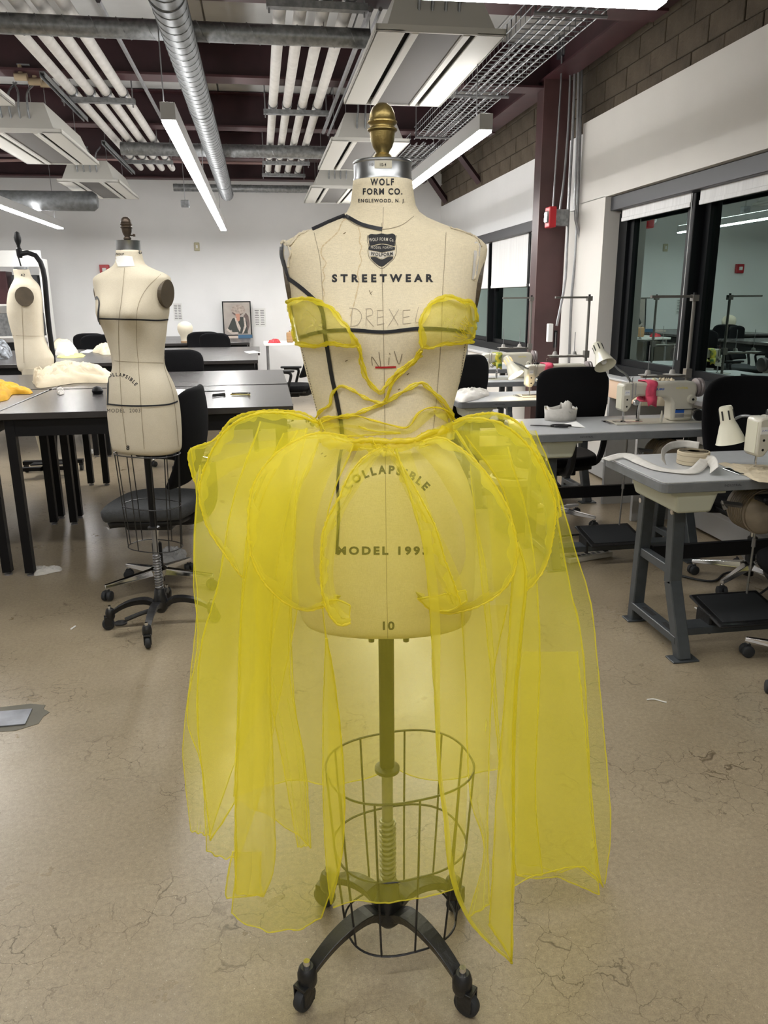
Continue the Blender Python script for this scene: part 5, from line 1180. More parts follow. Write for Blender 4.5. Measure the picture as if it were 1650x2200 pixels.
# ================================================================ SEWING STATIONS
def flat_text(txt, w_, h_, loc, mt, parent, name='lettering', axis='front', bold=.0):
    cu = bpy.data.curves.new('t', 'FONT'); cu.body = txt; cu.align_x = 'CENTER'; cu.align_y = 'CENTER'; cu.offset = bold; cu.resolution_u = 2
    o = bpy.data.objects.new('t', cu); COL.objects.link(o); dg = bpy.context.evaluated_depsgraph_get(); me = bpy.data.meshes.new_from_object(o.evaluated_get(dg))
    bpy.data.objects.remove(o); xs = [v.co.x for v in me.vertices]; ys = [v.co.y for v in me.vertices]
    x0, x1, y0, y1 = min(xs), max(xs), min(ys), max(ys); L_ = Vector(loc)
    vs = [Vector(((v.co.x - (x0 + x1) / 2) / (x1 - x0) * w_, 0, (v.co.y - (y0 + y1) / 2) / (y1 - y0) * h_)) for v in me.vertices]
    if axis == 'top': vs = [Vector((p.x, p.z, 0)) for p in vs]
    fs = [tuple(p.vertices) for p in me.polygons]; bpy.data.meshes.remove(me)
    return MB().add([p + L_ for p in vs], fs).done(name, mt, parent)
def sew_table(label, x, y):
    t = thing('sewing_table', label, 'sewing table', (x, y, 0), 0, 'grey industrial sewing tables')
    r = .035; W_, D_ = 1.20, .56; poly = []
    for cx_, cy_, a0 in ((W_ - r, r, -90), (W_ - r, D_ - r, 0), (r, D_ - r, 90), (r, r, 180)):
        for k in range(5): a = math.radians(a0 + 22.5 * k); poly.append((cx_ + r * math.cos(a), cy_ + r * math.sin(a)))
    MB().prism(poly, .745, .784, 'XY').done('edge_band', M_edge, t, bevel=.002, seg=1)
    MB().prism([(px_ * .997 + .002, py_ * .993 + .002) for px_, py_ in poly], .784, .790, 'XY').done('table_top', M_lam, t, bevel=.0015, seg=1)
    flat_text('INDUSTRIAL', .075, .010, (.30, -.0006, .768), M_ink, t)
    for x0 in (.17, 1.02):
        # bent front upright, straight rear upright, ties
        th = .005
        def chan(p, q, wy, nm='upright'):
            p = Vector(p); q = Vector(q); d = (q - p).normalized(); n_ = Vector((0, -d.z, d.y)) * wy / 2
            m = MB(); 
            vs = []
            for X_ in (-.028, .028): vs += [p + n_ + Vector((X_, 0, 0)), p - n_ + Vector((X_, 0, 0)), q - n_ + Vector((X_, 0, 0)), q + n_ + Vector((X_, 0, 0))]
            m.add(vs, [(0, 1, 2, 3), (7, 6, 5, 4), (0, 4, 5, 1), (1, 5, 6, 2), (2, 6, 7, 3), (3, 7, 4, 0)]); return m
        mfr = chan((x0, .185, .745), (x0, .155, .30), .055); q2 = chan((x0, .155, .31), (x0, .02, .0), .055); mfr.add(q2.v, q2.f)
        up = mfr.done('upright', M_sframe, t, bevel=.004, seg=1)
        MB().b2(x0 - .06, x0 + .06, -.015, .055, 0, .008).done('foot_plate', M_sframe, up, bevel=.002, seg=1)
        rear = chan((x0, .43, .745), (x0, .46, .0), .05).done('upright', M_sframe, t, bevel=.004, seg=1)
        MB().b2(x0 - .05, x0 + .05, .425, .495, 0, .008).done('foot_plate', M_sframe, rear, bevel=.002, seg=1)
        MB().b2(x0 - .02, x0 + .02, .18, .43, .335, .375).done('cross_tie', M_sframe, t, bevel=.003, seg=1)
        ft = MB().b2(x0 - .03, x0 + .03, .045, .45, .06, .095).done('foot_tie', M_sframe, t, bevel=.003, seg=1)
        for ya in (.10, .28): MB().b2(x0 - .012, x0 + .012, ya, ya + .10, .0945, .0955).done('slot', M_dark, ft)
        for (yy, zz) in ((.16, .66), (.16, .62), (.44, .66), (.44, .60)):
            MB().lathe([(.012, x0 - .034), (.012, x0 - .028)], (0, yy, zz), 8, 'X').done('bolt', M_chrome, up)
        MB().b2(x0 - .03, x0 + .03, .12, .48, .725, .745).done('top_bracket', M_sframe, t)
    MB().b2(.20, .99, .40, .43, .315, .385).done('rear_beam', M_black, t, bevel=.003, seg=1)
    MB().b2(.20, .99, .10, .19, .07, .105).done('treadle_beam', M_sframe, t, bevel=.003, seg=1)
    return t
def treadle(label, x, y):
    t = thing('treadle', label, 'pedal', (x, y, 0), 0, 'treadle pedals of the sewing tables')
    Rr = rotm('X', .17)
    MB().box((0, 0, .15), (.34, .27, .014), Rr).done('treadle_plate', M_iron, t, bevel=.01)
    MB().box((0, 0, .159), (.29, .22, .004), Rr).done('rubber_mat', M_rubber, t, bevel=.004)
    MB().b2(-.17, -.155, -.05, .06, .06, .15).b2(.155, .17, -.05, .06, .06, .15).done('side_lug', M_iron, t, bevel=.004)
    MB().tube([(.10, .10, .175), (.12, .12, .72)], .005, 6).lathe([(.009, .40), (.009, .44)], (.109, .109, 0), 8).done('pull_rod', M_conduit, t)
    return t
def motor(label, x, y):
    t = thing('clutch_motor', label, 'motor', (x, y, .60), 0, 'tan motors under the sewing tables')
    MB().lathe([(.0, -.10), (.07, -.10), (.095, -.08), (.10, -.02), (.10, .05), (.085, .08), (0, .08)], (0, 0, 0), 28, 'Y').done('motor_body', M_motor, t, smooth=True)
    m = MB()
    for k in range(9): m.lathe([(.1015, -.07 + k * .013), (.1015, -.064 + k * .013)], (0, 0, 0), 28, 'Y')
    m.done('cooling_ribs', M_motor, t, smooth=True)['kind'] = 'stuff'
    MB().b2(.10, .22, -.06, .05, -.05, .06).done('gear_case', M_cream, t, bevel=.01)
    MB().b2(-.05, .10, -.03, .04, .09, .145).done('mount', M_sframe, t)
    MB().tube([(-.10, -.05, .03), (-.19, -.05, .045), (-.17, -.05, .02)], .012, 6).done('lever', M_conduit, t)
    return t
def drawer(label, x, y):
    t = thing('accessory_drawer', label, 'drawer', (x, y, 0), 0, 'pale plastic drawers under the sewing tables')
    m = MB(); z1, z0 = .744, .645
    m.add([(-.10, 0, z1), (.10, 0, z1), (.10, .40, z1), (-.10, .40, z1), (-.075, .01, z0), (.075, .01, z0), (.075, .38, z0), (-.075, .38, z0)], [(0, 1, 5, 4), (1, 2, 6, 5), (2, 3, 7, 6), (3, 0, 4, 7), (7, 4, 5, 6), (0, 3, 2, 1)])
    m.done('tray', M_tray, t, bevel=.012, seg=3)
    MB().b2(-.12, .12, -.01, .41, .729, .745).done('tray_rim', M_tray, t, bevel=.004)
    return t
def machine(label, x, y, blue=True, z=.79):
    t = thing('sewing_machine', label, 'sewing machine', (x, y, z), 0, 'cream industrial sewing machines')
    MB().b2(-.09, .44, -.088, .088, 0, .007).done('bed', M_cream, t, bevel=.003)
    MB().b2(-.07, .10, -.025, .025, .0068, .009).b2(-.12, -.088, -.06, .06, 0, .006).done('needle_plate', M_chrome, t, bevel=.001, seg=1)
    arm = [(.0, .125), (.0, .225), (.02, .235), (.385, .235), (.41, .222), (.418, .19), (.405, .12), (.40, .007), (.265, .007), (.262, .11), (.245, .138), (.21, .150), (.05, .158)]
    MB().prism(arm, -.05, .05, 'XZ').done('arm', M_cream, t, bevel=.016, seg=3, smooth=True)
    hd = [(-.045, .085), (-.045, .222), (-.03, .232), (.012, .232), (.016, .15), (.012, .10), (-.01, .07), (-.035, .07)]
    MB().prism(hd, -.046, .046, 'XZ').done('face_head', M_cream, t, bevel=.008, seg=2, smooth=True)
    MB().b2(-.0475, -.0445, -.036, .036, .085, .215).done('face_plate', M_lampc, t, bevel=.004)
    m = MB()
    for zz in (.10, .14, .175): m.lathe([(.0055, -.0468), (.0055, -.0455)], (-.018, 0, zz), 10, 'Y')
    m.done('oil_holes', M_black, t)
    MB().b2(-.036, -.004, -.0475, -.046, .165, .195).done('maker_label', M_paper, t)
    flat_text('JUKI', .024, .008, (-.02, -.0478, .18), M_blue, t)
    MB().tube([(-.012, 0, .07), (-.012, 0, .03)], .005, 8).b2(-.022, -.004, -.014, .010, .009, .014).tube([(-.012, 0, .035), (-.012, 0, .009)], .0018, 5).b2(-.016, -.008, -.004, .004, .014, .04).done('presser_foot', M_chrome, t)
    tn = MB().lathe([(.012, -.075), (.016, -.07), (.016, -.065), (.008, -.062), (.017, -.058), (.017, -.054), (.008, -.05)], (.03, 0, .125), 16, 'Y').done('tension_dial', M_chrome, t, smooth=True)
    m = MB()
    for (xx, zz) in ((.0, .238), (.018, .238)): m.tube([(xx, -.02, .23), (xx, -.02, .262), (xx + .006, -.02, .268)], .002, 5)
    m.b2(.004, .010, -.054, -.05, .15, .235).b2(.022, .027, -.054, -.05, .165, .235).tube([(.11, 0, .235), (.11, 0, .275), (.118, 0, .278)], .002, 5).done('thread_guides', M_chrome, t)
    MB().lathe([(.0, 0), (.030, .0), (.055, .006), (.056, .012), (.050, .02), (.056, .028), (.054, .04), (.04, .046), (0, .046)], (.418, 0, .195), 30, 'X').done('handwheel', mat('handwheel_grey', (.20, .17, .17), .3), t, smooth=True)
    MB().lathe([(.0, -.075), (.024, -.074), (.026, -.06), (.026, -.052)], (.375, 0, .135), 20, 'Y').done('stitch_dial', M_cream, t, smooth=True)
    MB().lathe([(.007, -.078), (.007, -.074)], (.375, 0, .135), 12, 'Y').done('dial_mark', M_black, t)
    if blue:
        flat_text('JUKI', .055, .016, (.175, -.0512, .195), M_blue, t, bold=.03)
        MB().b2(.285, .34, -.0508, -.050, .055, .078).done('blue_label', M_blue, t); MB().b2(.285, .34, -.0508, -.050, .028, .050).done('grey_label', mat('grey_label', (.3, .3, .3), .6), t)
    else: flat_text('JUKI', .055, .016, (.155, -.0512, .195), M_blue, t, bold=.03)
    flat_text('INDUSTRIAL', .075, .012, (.315, -.0512, .20), M_yprint, t)
    MB().b2(.27, .40, -.085, -.078, .078, .083).tube([(.40, -.08, .08), (.40, -.05, .08)], .003, 5).done('winder_arm', M_chrome, t)
    MB().lathe([(.0, -.012), (.030, -.012), (.034, -.004), (.030, .004), (0, .004)], (.415, -.075, .045), 20, 'Y').b2(.42, .49, -.08, -.06, .01, .03).lathe([(.014, 0), (.014, .04)], (.47, -.07, .02), 12).done('bobbin_winder', M_iron, t, smooth=True)
    MB().tube(catmull([(.11, .06, .0), (.115, .07, .07), (.12, .05, .14)], 8), .010, 8).done('knee_lifter_rod', M_chrome, t, smooth=True)
    MB().lathe([(.007, 0), (.007, .05), (.003, .075)], (.19, -.07, 0), 8).done('thread_peg', M_cream, t)
    return t
def lamp(label, loc, rot, neck, lit=False):
    """shade axis points from its back to its open mouth along local -z; neck given in room coordinates"""
    t = thing('work_lamp', label, 'lamp', loc, 0, 'bendable work lamps on the sewing tables')
    R3 = rot
    prof = [(.0, .155), (.024, .154), (.028, .145), (.030, .085), (.036, .072), (.060, .0), (.063, -.004), (.061, -.004), (.056, .002), (.033, .070), (.027, .084), (.025, .140), (.0, .148)]
    sh = MB().lathe(prof, (0, 0, 0), 30, 'Z', R3).done('lamp_shade', M_lampc, t, smooth=True)
    for k in range(7):
        a = k * 2 * PI / 7
        p = R3 @ Vector((.0296 * math.cos(a), .0296 * math.sin(a), .118)); 
        Rk = R3 @ rotm('Z', a)
        MB().box(p, (.0035, .006, .040), Rk).done('vent_slot', M_dark if not lit else E_slot, sh)
    MB().lathe([(0, .008), (.014, .013), (.021, .032), (.017, .052), (.012, .075), (.012, .1)], (0, 0, 0), 18, 'Z', R3).done('bulb', E_bulb if lit else M_paper, t, smooth=True)
    pts = [R3 @ Vector((0, 0, .150)) * .0 + R3 @ Vector((0.03, 0, .09))] + [Vector(p) - Vector(loc) for p in neck]
    MB().tube(catmull(pts, 26), .0065, 8).done('gooseneck', M_galv, t, smooth=True)
    MB().lathe([(.02, 0), (.02, .025), (.01, .03)], Vector(neck[-1]) - Vector(loc) - Vector((0, 0, .012)), 12).done('clamp_base', M_black, t)
    return t
E_slot = emit('lit_vent', (1.0, 0.75, 0.35), 1.3)
def thread_stand(label, x, y, top=1.51, mid=1.07, side=-1):
    t = thing('thread_stand', label, 'thread stand', (x, y, 0), 0, 'thread stands on the sewing tables')
    mt_ = mat('stand_bronze', (.17, .16, .145), .45, .4)
    MB().lathe([(.0105, .79), (.0105, top)], n=12).done('post', mt_, t, smooth=True)
    MB().b2(side * .28, .02, -.012, .012, top - .015, top).b2(-.02, .02, -.02, .02, top - .035, top + .002).done('top_arm', mt_, t, bevel=.002, seg=1)
    MB().lathe([(.009, top), (.009, top + .015)], n=8).done('post_cap', M_black, t)
    MB().b2(side * .30, .02, -.014, .014, mid - .045, mid - .03).b2(-.02, .02, -.02, .02, mid - .05, mid + .005).done('spool_arm', mt_, t, bevel=.002, seg=1)
    for k in (.10, .26):
        d = MB().lathe([(.0, 0), (.055, .0), (.058, .003), (.02, .007), (.014, .03), (.006, .032), (.0, .032)], (side * k, -.0, mid - .03), 22).done('spool_disc', mat('spool_grey', (.32, .31, .29), .5), t, smooth=True)
        MB().tube([(side * k, 0, mid), (side * k, 0, mid + .15)], .003, 6).done('spool_pin', M_conduit, d)
    MB().lathe([(.03, .79), (.03, .80), (.014, .81)], n=14).done('base_nut', M_black, t)
    return t
T = [(1.55, 2.755, 'first', 'grey sewing table nearest the camera, with the roll of tape'), (1.43, 3.925, 'second', 'grey sewing table with the scissors and the pink banded machine'), (1.37, 5.32, 'third', 'grey sewing table lit by the glowing lamp'), (1.62, 6.60, 'fourth', 'grey sewing table beside the waist of the big form, carrying the green banded machine'), (1.60, 7.85, 'fifth', 'grey sewing table farthest back by the red column')]
st0 = sew_table(T[0][3], T[0][0], T[0][1])
for q in T[1:]: dup(st0, (q[0], q[1], 0), 0, q[3])
w0 = treadle('black treadle pedal under the nearest sewing table', 2.06, 2.92)
dup(w0, (1.98, 4.07, 0), 0, 'black treadle pedal under the second sewing table'); dup(w0, (2.02, 5.50, 0), 0, 'black treadle pedal under the third sewing table')
w0 = drawer('pale plastic drawer under the left end of the nearest sewing table', 1.72, 2.79)
dup(w0, (1.60, 3.96, 0), 0, 'pale plastic drawer under the left end of the second sewing table'); dup(w0, (1.54, 5.355, 0), 0, 'pale plastic drawer under the left end of the third sewing table')
w0 = motor('tan clutch motor under the nearest sewing table, at the right edge', 2.115, 2.98)
dup(w0, (2.33, 4.18, .60), 0, 'tan clutch motor under the second sewing table'); dup(w0, (2.25, 5.6, .60), 0, 'tan clutch motor under the third sewing table')
m1 = machine('cream sewing machine cut off by the right edge', 2.035, 2.88, False)
m2 = machine('cream sewing machine wrapped with a pink cloth band', 2.09, 4.22)
m3 = dup(m2, (1.985, 5.56, .79), 0, 'cream sewing machine lit by the glowing lamp, behind the black chair', skip=('blue_label', 'grey_label'))
m4 = dup(m2, (2.015, 6.84, .79), 0, 'cream sewing machine farthest back with the green banded arm', skip=('blue_label', 'grey_label'))
def band(label, x, y, z, mt, w_=.03):
    o = MB()
    n = 24; pts = []
    sq = [(math.cos(2 * PI * k / n), math.sin(2 * PI * k / n)) for k in range(n)]
    g = []
    for k in range(n + 1):
        c, s_ = sq[k % n]; yy = .066 * (abs(c) ** .6) * (1 if c > 0 else -1); zz = .055 * (abs(s_) ** .6) * (1 if s_ > 0 else -1)
        g.append([(dx + .006 * math.sin(k * .9), yy * (1 + .05 * math.sin(k * 2)), zz - (.012 if zz < 0 else 0)) for dx in (-w_, -w_ * .3, w_ * .3, w_)])
    o = MB().grid(g)
    o.add([(-w_, -.07, -.03), (w_, -.07, -.03), (w_ * .9, -.078, -.095), (-w_ * .1, -.074, -.078), (-w_ * .7, -.076, -.088)], [(0, 1, 2, 3, 4)])
    q = o.done('cloth_band', mt, smooth='all', solid=.003); q.location = (x, y, z); return tag(q, label, 'cloth band')
band('bright pink cloth band tied round the machine arm', 2.09 + .12, 4.22, .79 + .19, M_pink, .032)
band('pink cloth band round the machine behind the black chair back', 1.985 + .11, 5.56, .79 + .19, M_pink, .03)
band('green and yellow band round the farthest machine arm', 2.015 + .09, 6.84, .79 + .185, mat('green_yellow', (.03, .13, .05), .7, nscale=30, col2=(.6, .5, .03)), .03)
lp1 = V(1567, 950, (G(1567, 950, .9)).dot(FW)) if False else None
lamp('cream lamp shade hanging over the nearest sewing table, unlit', YP(1570, 948, 3.0), rotm('Y', -.22) @ rotm('X', -.1), [YP(1600, 893, 2.98), YP(1632, 905, 2.92), YP(1665, 960, 2.90), (2.08, 2.90, 1.03)])
lamp('cream lamp with its mouth and bulb turned to the camera over the second table', YP(1300, 784, 4.22), rotm('Y', -.12) @ rotm('X', -.75), [YP(1325, 790, 4.24), YP(1345, 805, 4.25), YP(1362, 832, 4.25), (2.14, 4.25, 1.0)])
lamp('lit cream lamp glowing over the third table', YP(1108, 805, 5.47), rotm('Y', -.42) @ rotm('X', -.50), [YP(1120, 785, 5.5), YP(1135, 792, 5.52), (2.02, 5.56, 1.02)], lit=True)
thread_stand('thread stand with two spool discs against the near window', 2.585, 4.44)
thread_stand('thread stand before the white pier and grey conduits', 2.55, 5.90, mid=1.09)
thread_stand('thread stand before the half drawn white shades', 2.52, 7.30 - .15, mid=1.08)
thread_stand('thread stand farthest back, right of the big form shoulder', 2.20, 8.25, top=1.5, mid=1.07)
# ================================================================ THINGS ON THE SEWING TABLES
def cloth_heap(name, label, cat, outline, z, hgt, mt, seed=1, fold=5, parent=None, n=26):
    """crumpled cloth: closed lumpy surface over a measured outline on the table"""
    random.seed(seed); pts = catmull([Vector((p.x, p.y, 0)) for p in outline + [outline[0]]], 91)[:-1]; c = sum(pts, Vector()) / len(pts); m = MB(); N = len(pts); R_ = 24
    size = max((p - c).length for p in pts); so = Vector((seed * 3.1, seed * 1.7, 0))
    ph = [random.uniform(0, 6.28) for _ in range(8)]
    rings = []
    for k in range(R_ + 1):
        f = k / R_
        row = []
        for i, p in enumerate(pts):
            a = 2 * PI * i / N; q = c.lerp(p, f * (1 + .05 * math.sin(7 * a + ph[0] + 5 * f)))
            u = q / max(size, .04) * 3.2 + so; wv = Vector((mnoise.noise(u * 1.3), mnoise.noise(u * 1.3 + Vector((9, 4, 0))), 0)) * .7
            rd = sum((1 - 2.2 * abs(mnoise.noise((u + wv) * k_))) * a_ for k_, a_ in ((1.1, .5), (2.3, .34), (4.7, .18), (9, .07)))
            h = (1 - f ** 3.2) ** .7 * hgt * max(.15, .50 + .75 * rd)
            row.append(Vector((q.x, q.y, z + .002 + max(0, h))))
        rings.append(row)
    vs = [rings[0][0]] + [p for r in rings[1:] for p in r]
    fs = [(0, 1 + i, 1 + (i + 1) % N) for i in range(N)] + [(1 + k * N + i, 1 + k * N + (i + 1) % N, 1 + (k + 1) * N + (i + 1) % N, 1 + (k + 1) * N + i) for k in range(R_ - 1) for i in range(N)]
    o = m.add(vs, fs).done(name, mt, smooth='all', loc=(c.x, c.y, z)); return tag(o, label, cat)
TZ = .790
# roll of tape with its loose strip
rp = G(1497, 1000, TZ); rl = thing('tape_roll', 'large cream roll of woven tape on the nearest sewing table', 'roll', (rp.x, rp.y + .035, TZ))
MB().lathe([(.018, .002), (.066, .002), (.068, .004), (.068, .056), (.066, .058), (.018, .058), (.018, .002)], n=40).done('wound_tape', M_muslin, rl, smooth=True)
m = MB()
for r_ in (.028, .036, .044, .052, .060): m.lathe([(r_, .0582), (r_ + .0012, .0590), (r_ + .0024, .0582)], n=40)
m.lathe([(.0683, .018), (.0687, .019), (.0683, .020)], n=40).lathe([(.0683, .042), (.0687, .043), (.0683, .044)], n=40)
m.done('wound_edges', M_seam, rl, smooth=True)
MB().lathe([(.012, .002), (.018, .002), (.018, .0575), (.012, .0575), (.012, .002)], n=24).done('core', M_foam, rl, smooth=True)
def strip(label, px, heights, w_, mt, tw=None, name='tape_strip'):
    c = catmull([G(x, y, TZ) + Vector((0, 0, h)) for (x, y), h in zip(px, heights)], 40); g = []
    for i, p in enumerate(c):
        a = c[max(i - 1, 0)]; b = c[min(i + 1, 39)]; t_ = (b - a).normalized(); n_ = Vector((-t_.y, t_.x, 0)).normalized(); ang = interp1(tw or [(0, 0), (1, 0)], i / 39)
        d = n_ * math.cos(ang) + Vector((0, 0, 1)) * math.sin(ang)
        g.append([p + d * w_ * (k / 4 - .5) + Vector((0, 0, .003 + max(0, w_ * .5 * abs(math.sin(ang))))) for k in range(5)])
    o = MB().grid(g).done(name, mt, smooth='all', solid=.0008); return tag(o, label, 'tape')
strip('sheer white tape trailing from the roll to the table corner', [(1300, 990), (1340, 985), (1375, 998), (1410, 1010), (1450, 1016), (1490, 1018), (1515, 1003), (1530, 1010), (1533, 1022)], [.0, .006, .004, .002, .002, .004, .012, .01, .004], .045, M_cotton, [(0, .1), (.2, .4), (.5, .1), (.75, .5), (.85, 1.1), (1, .8)])
strip('loop of sheer white tape standing behind the roll', [(1425, 1000), (1424, 985), (1440, 972), (1470, 968), (1500, 972)], [.0, .01, .012, .012, .012], .035, M_cotton, [(0, .8), (.5, 1.4), (1, 1.4)])
fb = [G(x, y, TZ) for x, y in ((1545, 997), (1600, 1000), (1660, 1004), (1700, 1020), (1690, 1040), (1640, 1038), (1620, 1032), (1570, 1010))]
cloth_heap('folded_cloth', 'flat piece of unbleached cloth right of the tape roll', 'cloth', fb, TZ, .016, M_muslin, 5)
# scissors
scp = G(1185, 917, TZ); sc_ = thing('fabric_scissors', 'black handled scissors lying on the second sewing table', 'scissors', scp, -.42)
for s_ in (-1, 1):
    MB().add([Vector(p) for p in ((0, .002 * s_, .004), (-.12, .010 * s_, .004), (-.118, .013 * s_, .004), (0, .012 * s_, .004), (0, .002 * s_, .007), (-.12, .010 * s_, .006), (-.118, .013 * s_, .006), (0, .012 * s_, .007))], [(0, 1, 2, 3), (4, 5, 6, 7), (0, 1, 5, 4), (1, 2, 6, 5), (2, 3, 7, 6), (3, 0, 4, 7)]).done('blade', M_iron, sc_)
    c = [(.055 + .04 * math.cos(a) * (1.25 if s_ > 0 else .9), s_ * .022 + .016 * math.sin(a), .008) for a in [2 * PI * k / 20 for k in range(20)]]
    MB().tube(c, .005, 7, closed=True).tube([(-.005, .006 * s_, .006), (.02, .012 * s_, .008)], .006, 6).done('handle', M_black, sc_, smooth=True)
MB().lathe([(.005, 0), (.005, .010)], n=10).done('pivot_screw', M_chrome, sc_)
# roll of interfacing tied up
hp = G(1212, 905, TZ); hh = thing('interfacing_coil', 'coiled cream interfacing strip with loose ends beside the scissors', 'cloth coil', (hp.x, hp.y + .07, TZ))
for r_, z1, z2 in ((.095, .008, .072), (.088, .006, .066), (.080, .008, .076)):
    g = [[((r_ + .004 * math.sin(3 * a + r_ * 99)) * math.cos(a), (r_ + .004 * math.sin(3 * a)) * math.sin(a) * .85, z) for a in [2 * PI * k / 40 for k in range(41)]] for z in (.001, z1 + .02, z2 + .0)]
    for row_i, row in enumerate(g):
        if row_i == 2: g[2] = [(p[0] * 1.05, p[1] * 1.05, p[2] + .008 * math.sin(k * .5 + r_ * 60)) for k, p in enumerate(row)]
    MB().grid(g).done('coil_layer', M_cotton if r_ != .088 else M_muslin, hh, smooth='all', solid=.0015)
for k in range(3):
    a = -.9 + k * .5
    MB().grid([[(.03 * i / 6 * math.cos(a) + .01 * k + u * .022, -.085 + .10 * (i / 6), .055 + .055 * math.sin(PI * i / 6) + .01 * math.sin(u * 3 + k)) for u in (-1, -.3, .3, 1)] for i in range(7)]).done('loose_end', M_cotton, hh, smooth='all', solid=.001)
tag(MB().add([G(1205, 912, TZ + .001), G(1238, 905, TZ + .012), G(1258, 919, TZ + .001), G(1236, 917, TZ + .004)], [(0, 1, 2, 3)]).done('paper_scrap', M_paper, solid=.001), 'small white paper corner under the coiled interfacing', 'paper')
cloth_heap('cloth_scraps', 'white scraps of cloth heaped on the lamp lit table', 'cloth', [G(x, y, TZ) for x, y in ((968, 858), (985, 845), (1010, 842), (1050, 846), (1045, 852), (1000, 864))], TZ, .05, M_cotton, 8)
cloth_heap('draped_cloth', 'cream cloth draped over the ledge behind the pink banded machine', 'cloth', [Vector((2.36, 4.56, 0)), Vector((2.5, 4.52, 0)), Vector((2.66, 4.56, 0)), Vector((2.7, 4.75, 0)), Vector((2.5, 4.78, 0)), Vector((2.38, 4.70, 0))], .835, .14, M_muslin, 12)
bx_ = G(1018, 838, TZ)
sb = thing('spray_bottle', 'small white bottle with red print on the lamp lit table', 'bottle', (bx_.x, bx_.y, TZ))
MB().lathe([(.0, .0), (.020, 0), (.021, .10), (.012, .12), (.010, .14), (0, .14)], n=16).done('bottle_body', M_paper, sb, smooth=True)
MB().lathe([(.0215, .03), (.0215, .06)], n=16).done('red_label', M_redbox, sb, smooth=True)
MB().lathe([(.012, .14), (.012, .155), (0, .157)], n=12).done('cap', M_paper, sb, smooth=True)
kb = thing('ledge_box', 'wooden box with pale lid standing on the ledge behind the black chair', 'box', (2.62, 5.05, .0))
MB().b2(-.14, .14, -.25, .25, .80, .93).done('box_body', mat('peach_wood', (.62, .47, .36), .6), kb, bevel=.004); MB().b2(-.15, .15, -.26, .26, .93, .945).done('lid', M_lam, kb, bevel=.003)
MB().b2(-.14, .14, -.25, -.22, .0, .80).done('box_leg', M_lam, kb)
MB().b2(-.14, .14, .22, .25, .0, .80).done('box_leg', M_lam, kb)
# power strip, cables and bins below
ps = thing('power_strip', 'white power strip on the floor under the second sewing table', 'power strip', (1.86, 4.09, 0), .26)
MB().b2(-.16, .16, -.03, .03, 0, .035).done('strip_body', mat('old_white', (.45, .43, .38), .5), ps, bevel=.008)
for k in range(6):
    MB().b2(-.12 + k * .036, -.10 + k * .036, -.012, .012, .035, .0362).done('socket', M_valance, ps)
MB().b2(.11, .135, -.012, .012, .035, .042).done('switch', M_black, ps)
for pts, l in (([(1.30 + .9, 3.75, .01), (2.35, 3.6, .01), (2.5, 3.7, .01), (2.62, 3.62, .08), (2.7, 3.6, .3)], 'black power cable curling on the floor beside the chair at the right'),
               ([(2.45, 3.35, .01), (2.6, 3.42, .06), (2.68, 3.5, .12), (2.76, 3.45, .3)], 'looped grey cable rising to the wall behind the near table'),
               ([(1.7, 4.1, .01), (1.65, 4.3, .01), (1.8, 4.5, .01), (2.1, 4.55, .01)], 'black cable snaking behind the white power strip')):
    tag(MB().tube(catmull(pts, 26), .006, 6).done('power_cable', M_rubber, smooth=True), l, 'cable')
wb_ = thing('waste_bin', 'grey plastic waste bin behind the second sewing table', 'bin', (1.60, 4.76, 0))
MB().lathe([(.0, .004), (.11, .004), (.14, .36), (.145, .365), (.138, .365), (.108, .012), (0, .012)], n=28).done('bin_body', mat('bin_grey', (.16, .17, .17), .45), wb_, smooth=True)
MB().lathe([(.148, .33), (.15, .37), (.137, .375), (.134, .33), (.148, .33)], n=28).done('bag_rim', M_cotton, wb_, smooth=True)
# ================================================================ THINGS ON THE CUTTING TABLES
BZ = .93
cloth_heap('golden_cloth', 'crumpled golden yellow cloth on the table at the left edge', 'cloth', [G(x, y, BZ) for x, y in ((-40, 850), (-20, 826), (0, 826), (25, 833), (50, 838), (68, 842), (60, 847), (30, 848), (10, 862), (-30, 866))], BZ, .06, M_yellowcloth, 3, 4)
cloth_heap('muslin_heap', 'large heap of crumpled unbleached muslin beside the small dress form', 'cloth', [G(x, y, BZ) for x, y in ((72, 818), (80, 832), (105, 832), (150, 826), (190, 823), (235, 822), (240, 808), (205, 800), (140, 796), (100, 803), (95, 815))], BZ, .10, M_muslin, 4, 6)
cloth_heap('muslin_roll', 'rounded roll end of muslin at the left of the heap', 'cloth', [G(x, y, BZ) for x, y in ((70, 822), (80, 832), (100, 830), (98, 815), (82, 811))], BZ, .09, M_muslin, 14, 3)
cloth_heap('crumpled_tissue', 'small crumpled white tissue on the nearest table', 'tissue', [G(x, y, BZ) for x, y in ((121, 844), (128, 849), (137, 847), (136, 840), (127, 839))], BZ, .03, M_cotton, 6, 3)
pcn = G(210, 846, BZ); q = tag(MB().lathe([(0, 0), (.03, .0), (.036, .02), (.026, .04), (.018, .045), (0, .05)], (0, 0, 0), 16).done('pincushion', M_black, smooth=True), 'small black pincushion left of the small dress form', 'pincushion'); q.location = pcn
tag(MB().prism([G(340, 836, BZ).xy, G(398, 838, BZ).xy, G(385, 857, BZ).xy, G(330, 857, BZ).xy], BZ + .001, BZ + .004).done('paper_sheet', M_paper), 'white paper sheets between the small dress form and the chair back', 'paper')
a = G(440, 841, BZ); b = G(483, 841, BZ); tag(MB().b2(a.x, b.x, a.y - .014, a.y + .014, BZ, BZ + .004).done('black_ruler', M_black), 'thin black ruler lying beyond the chair back', 'ruler')
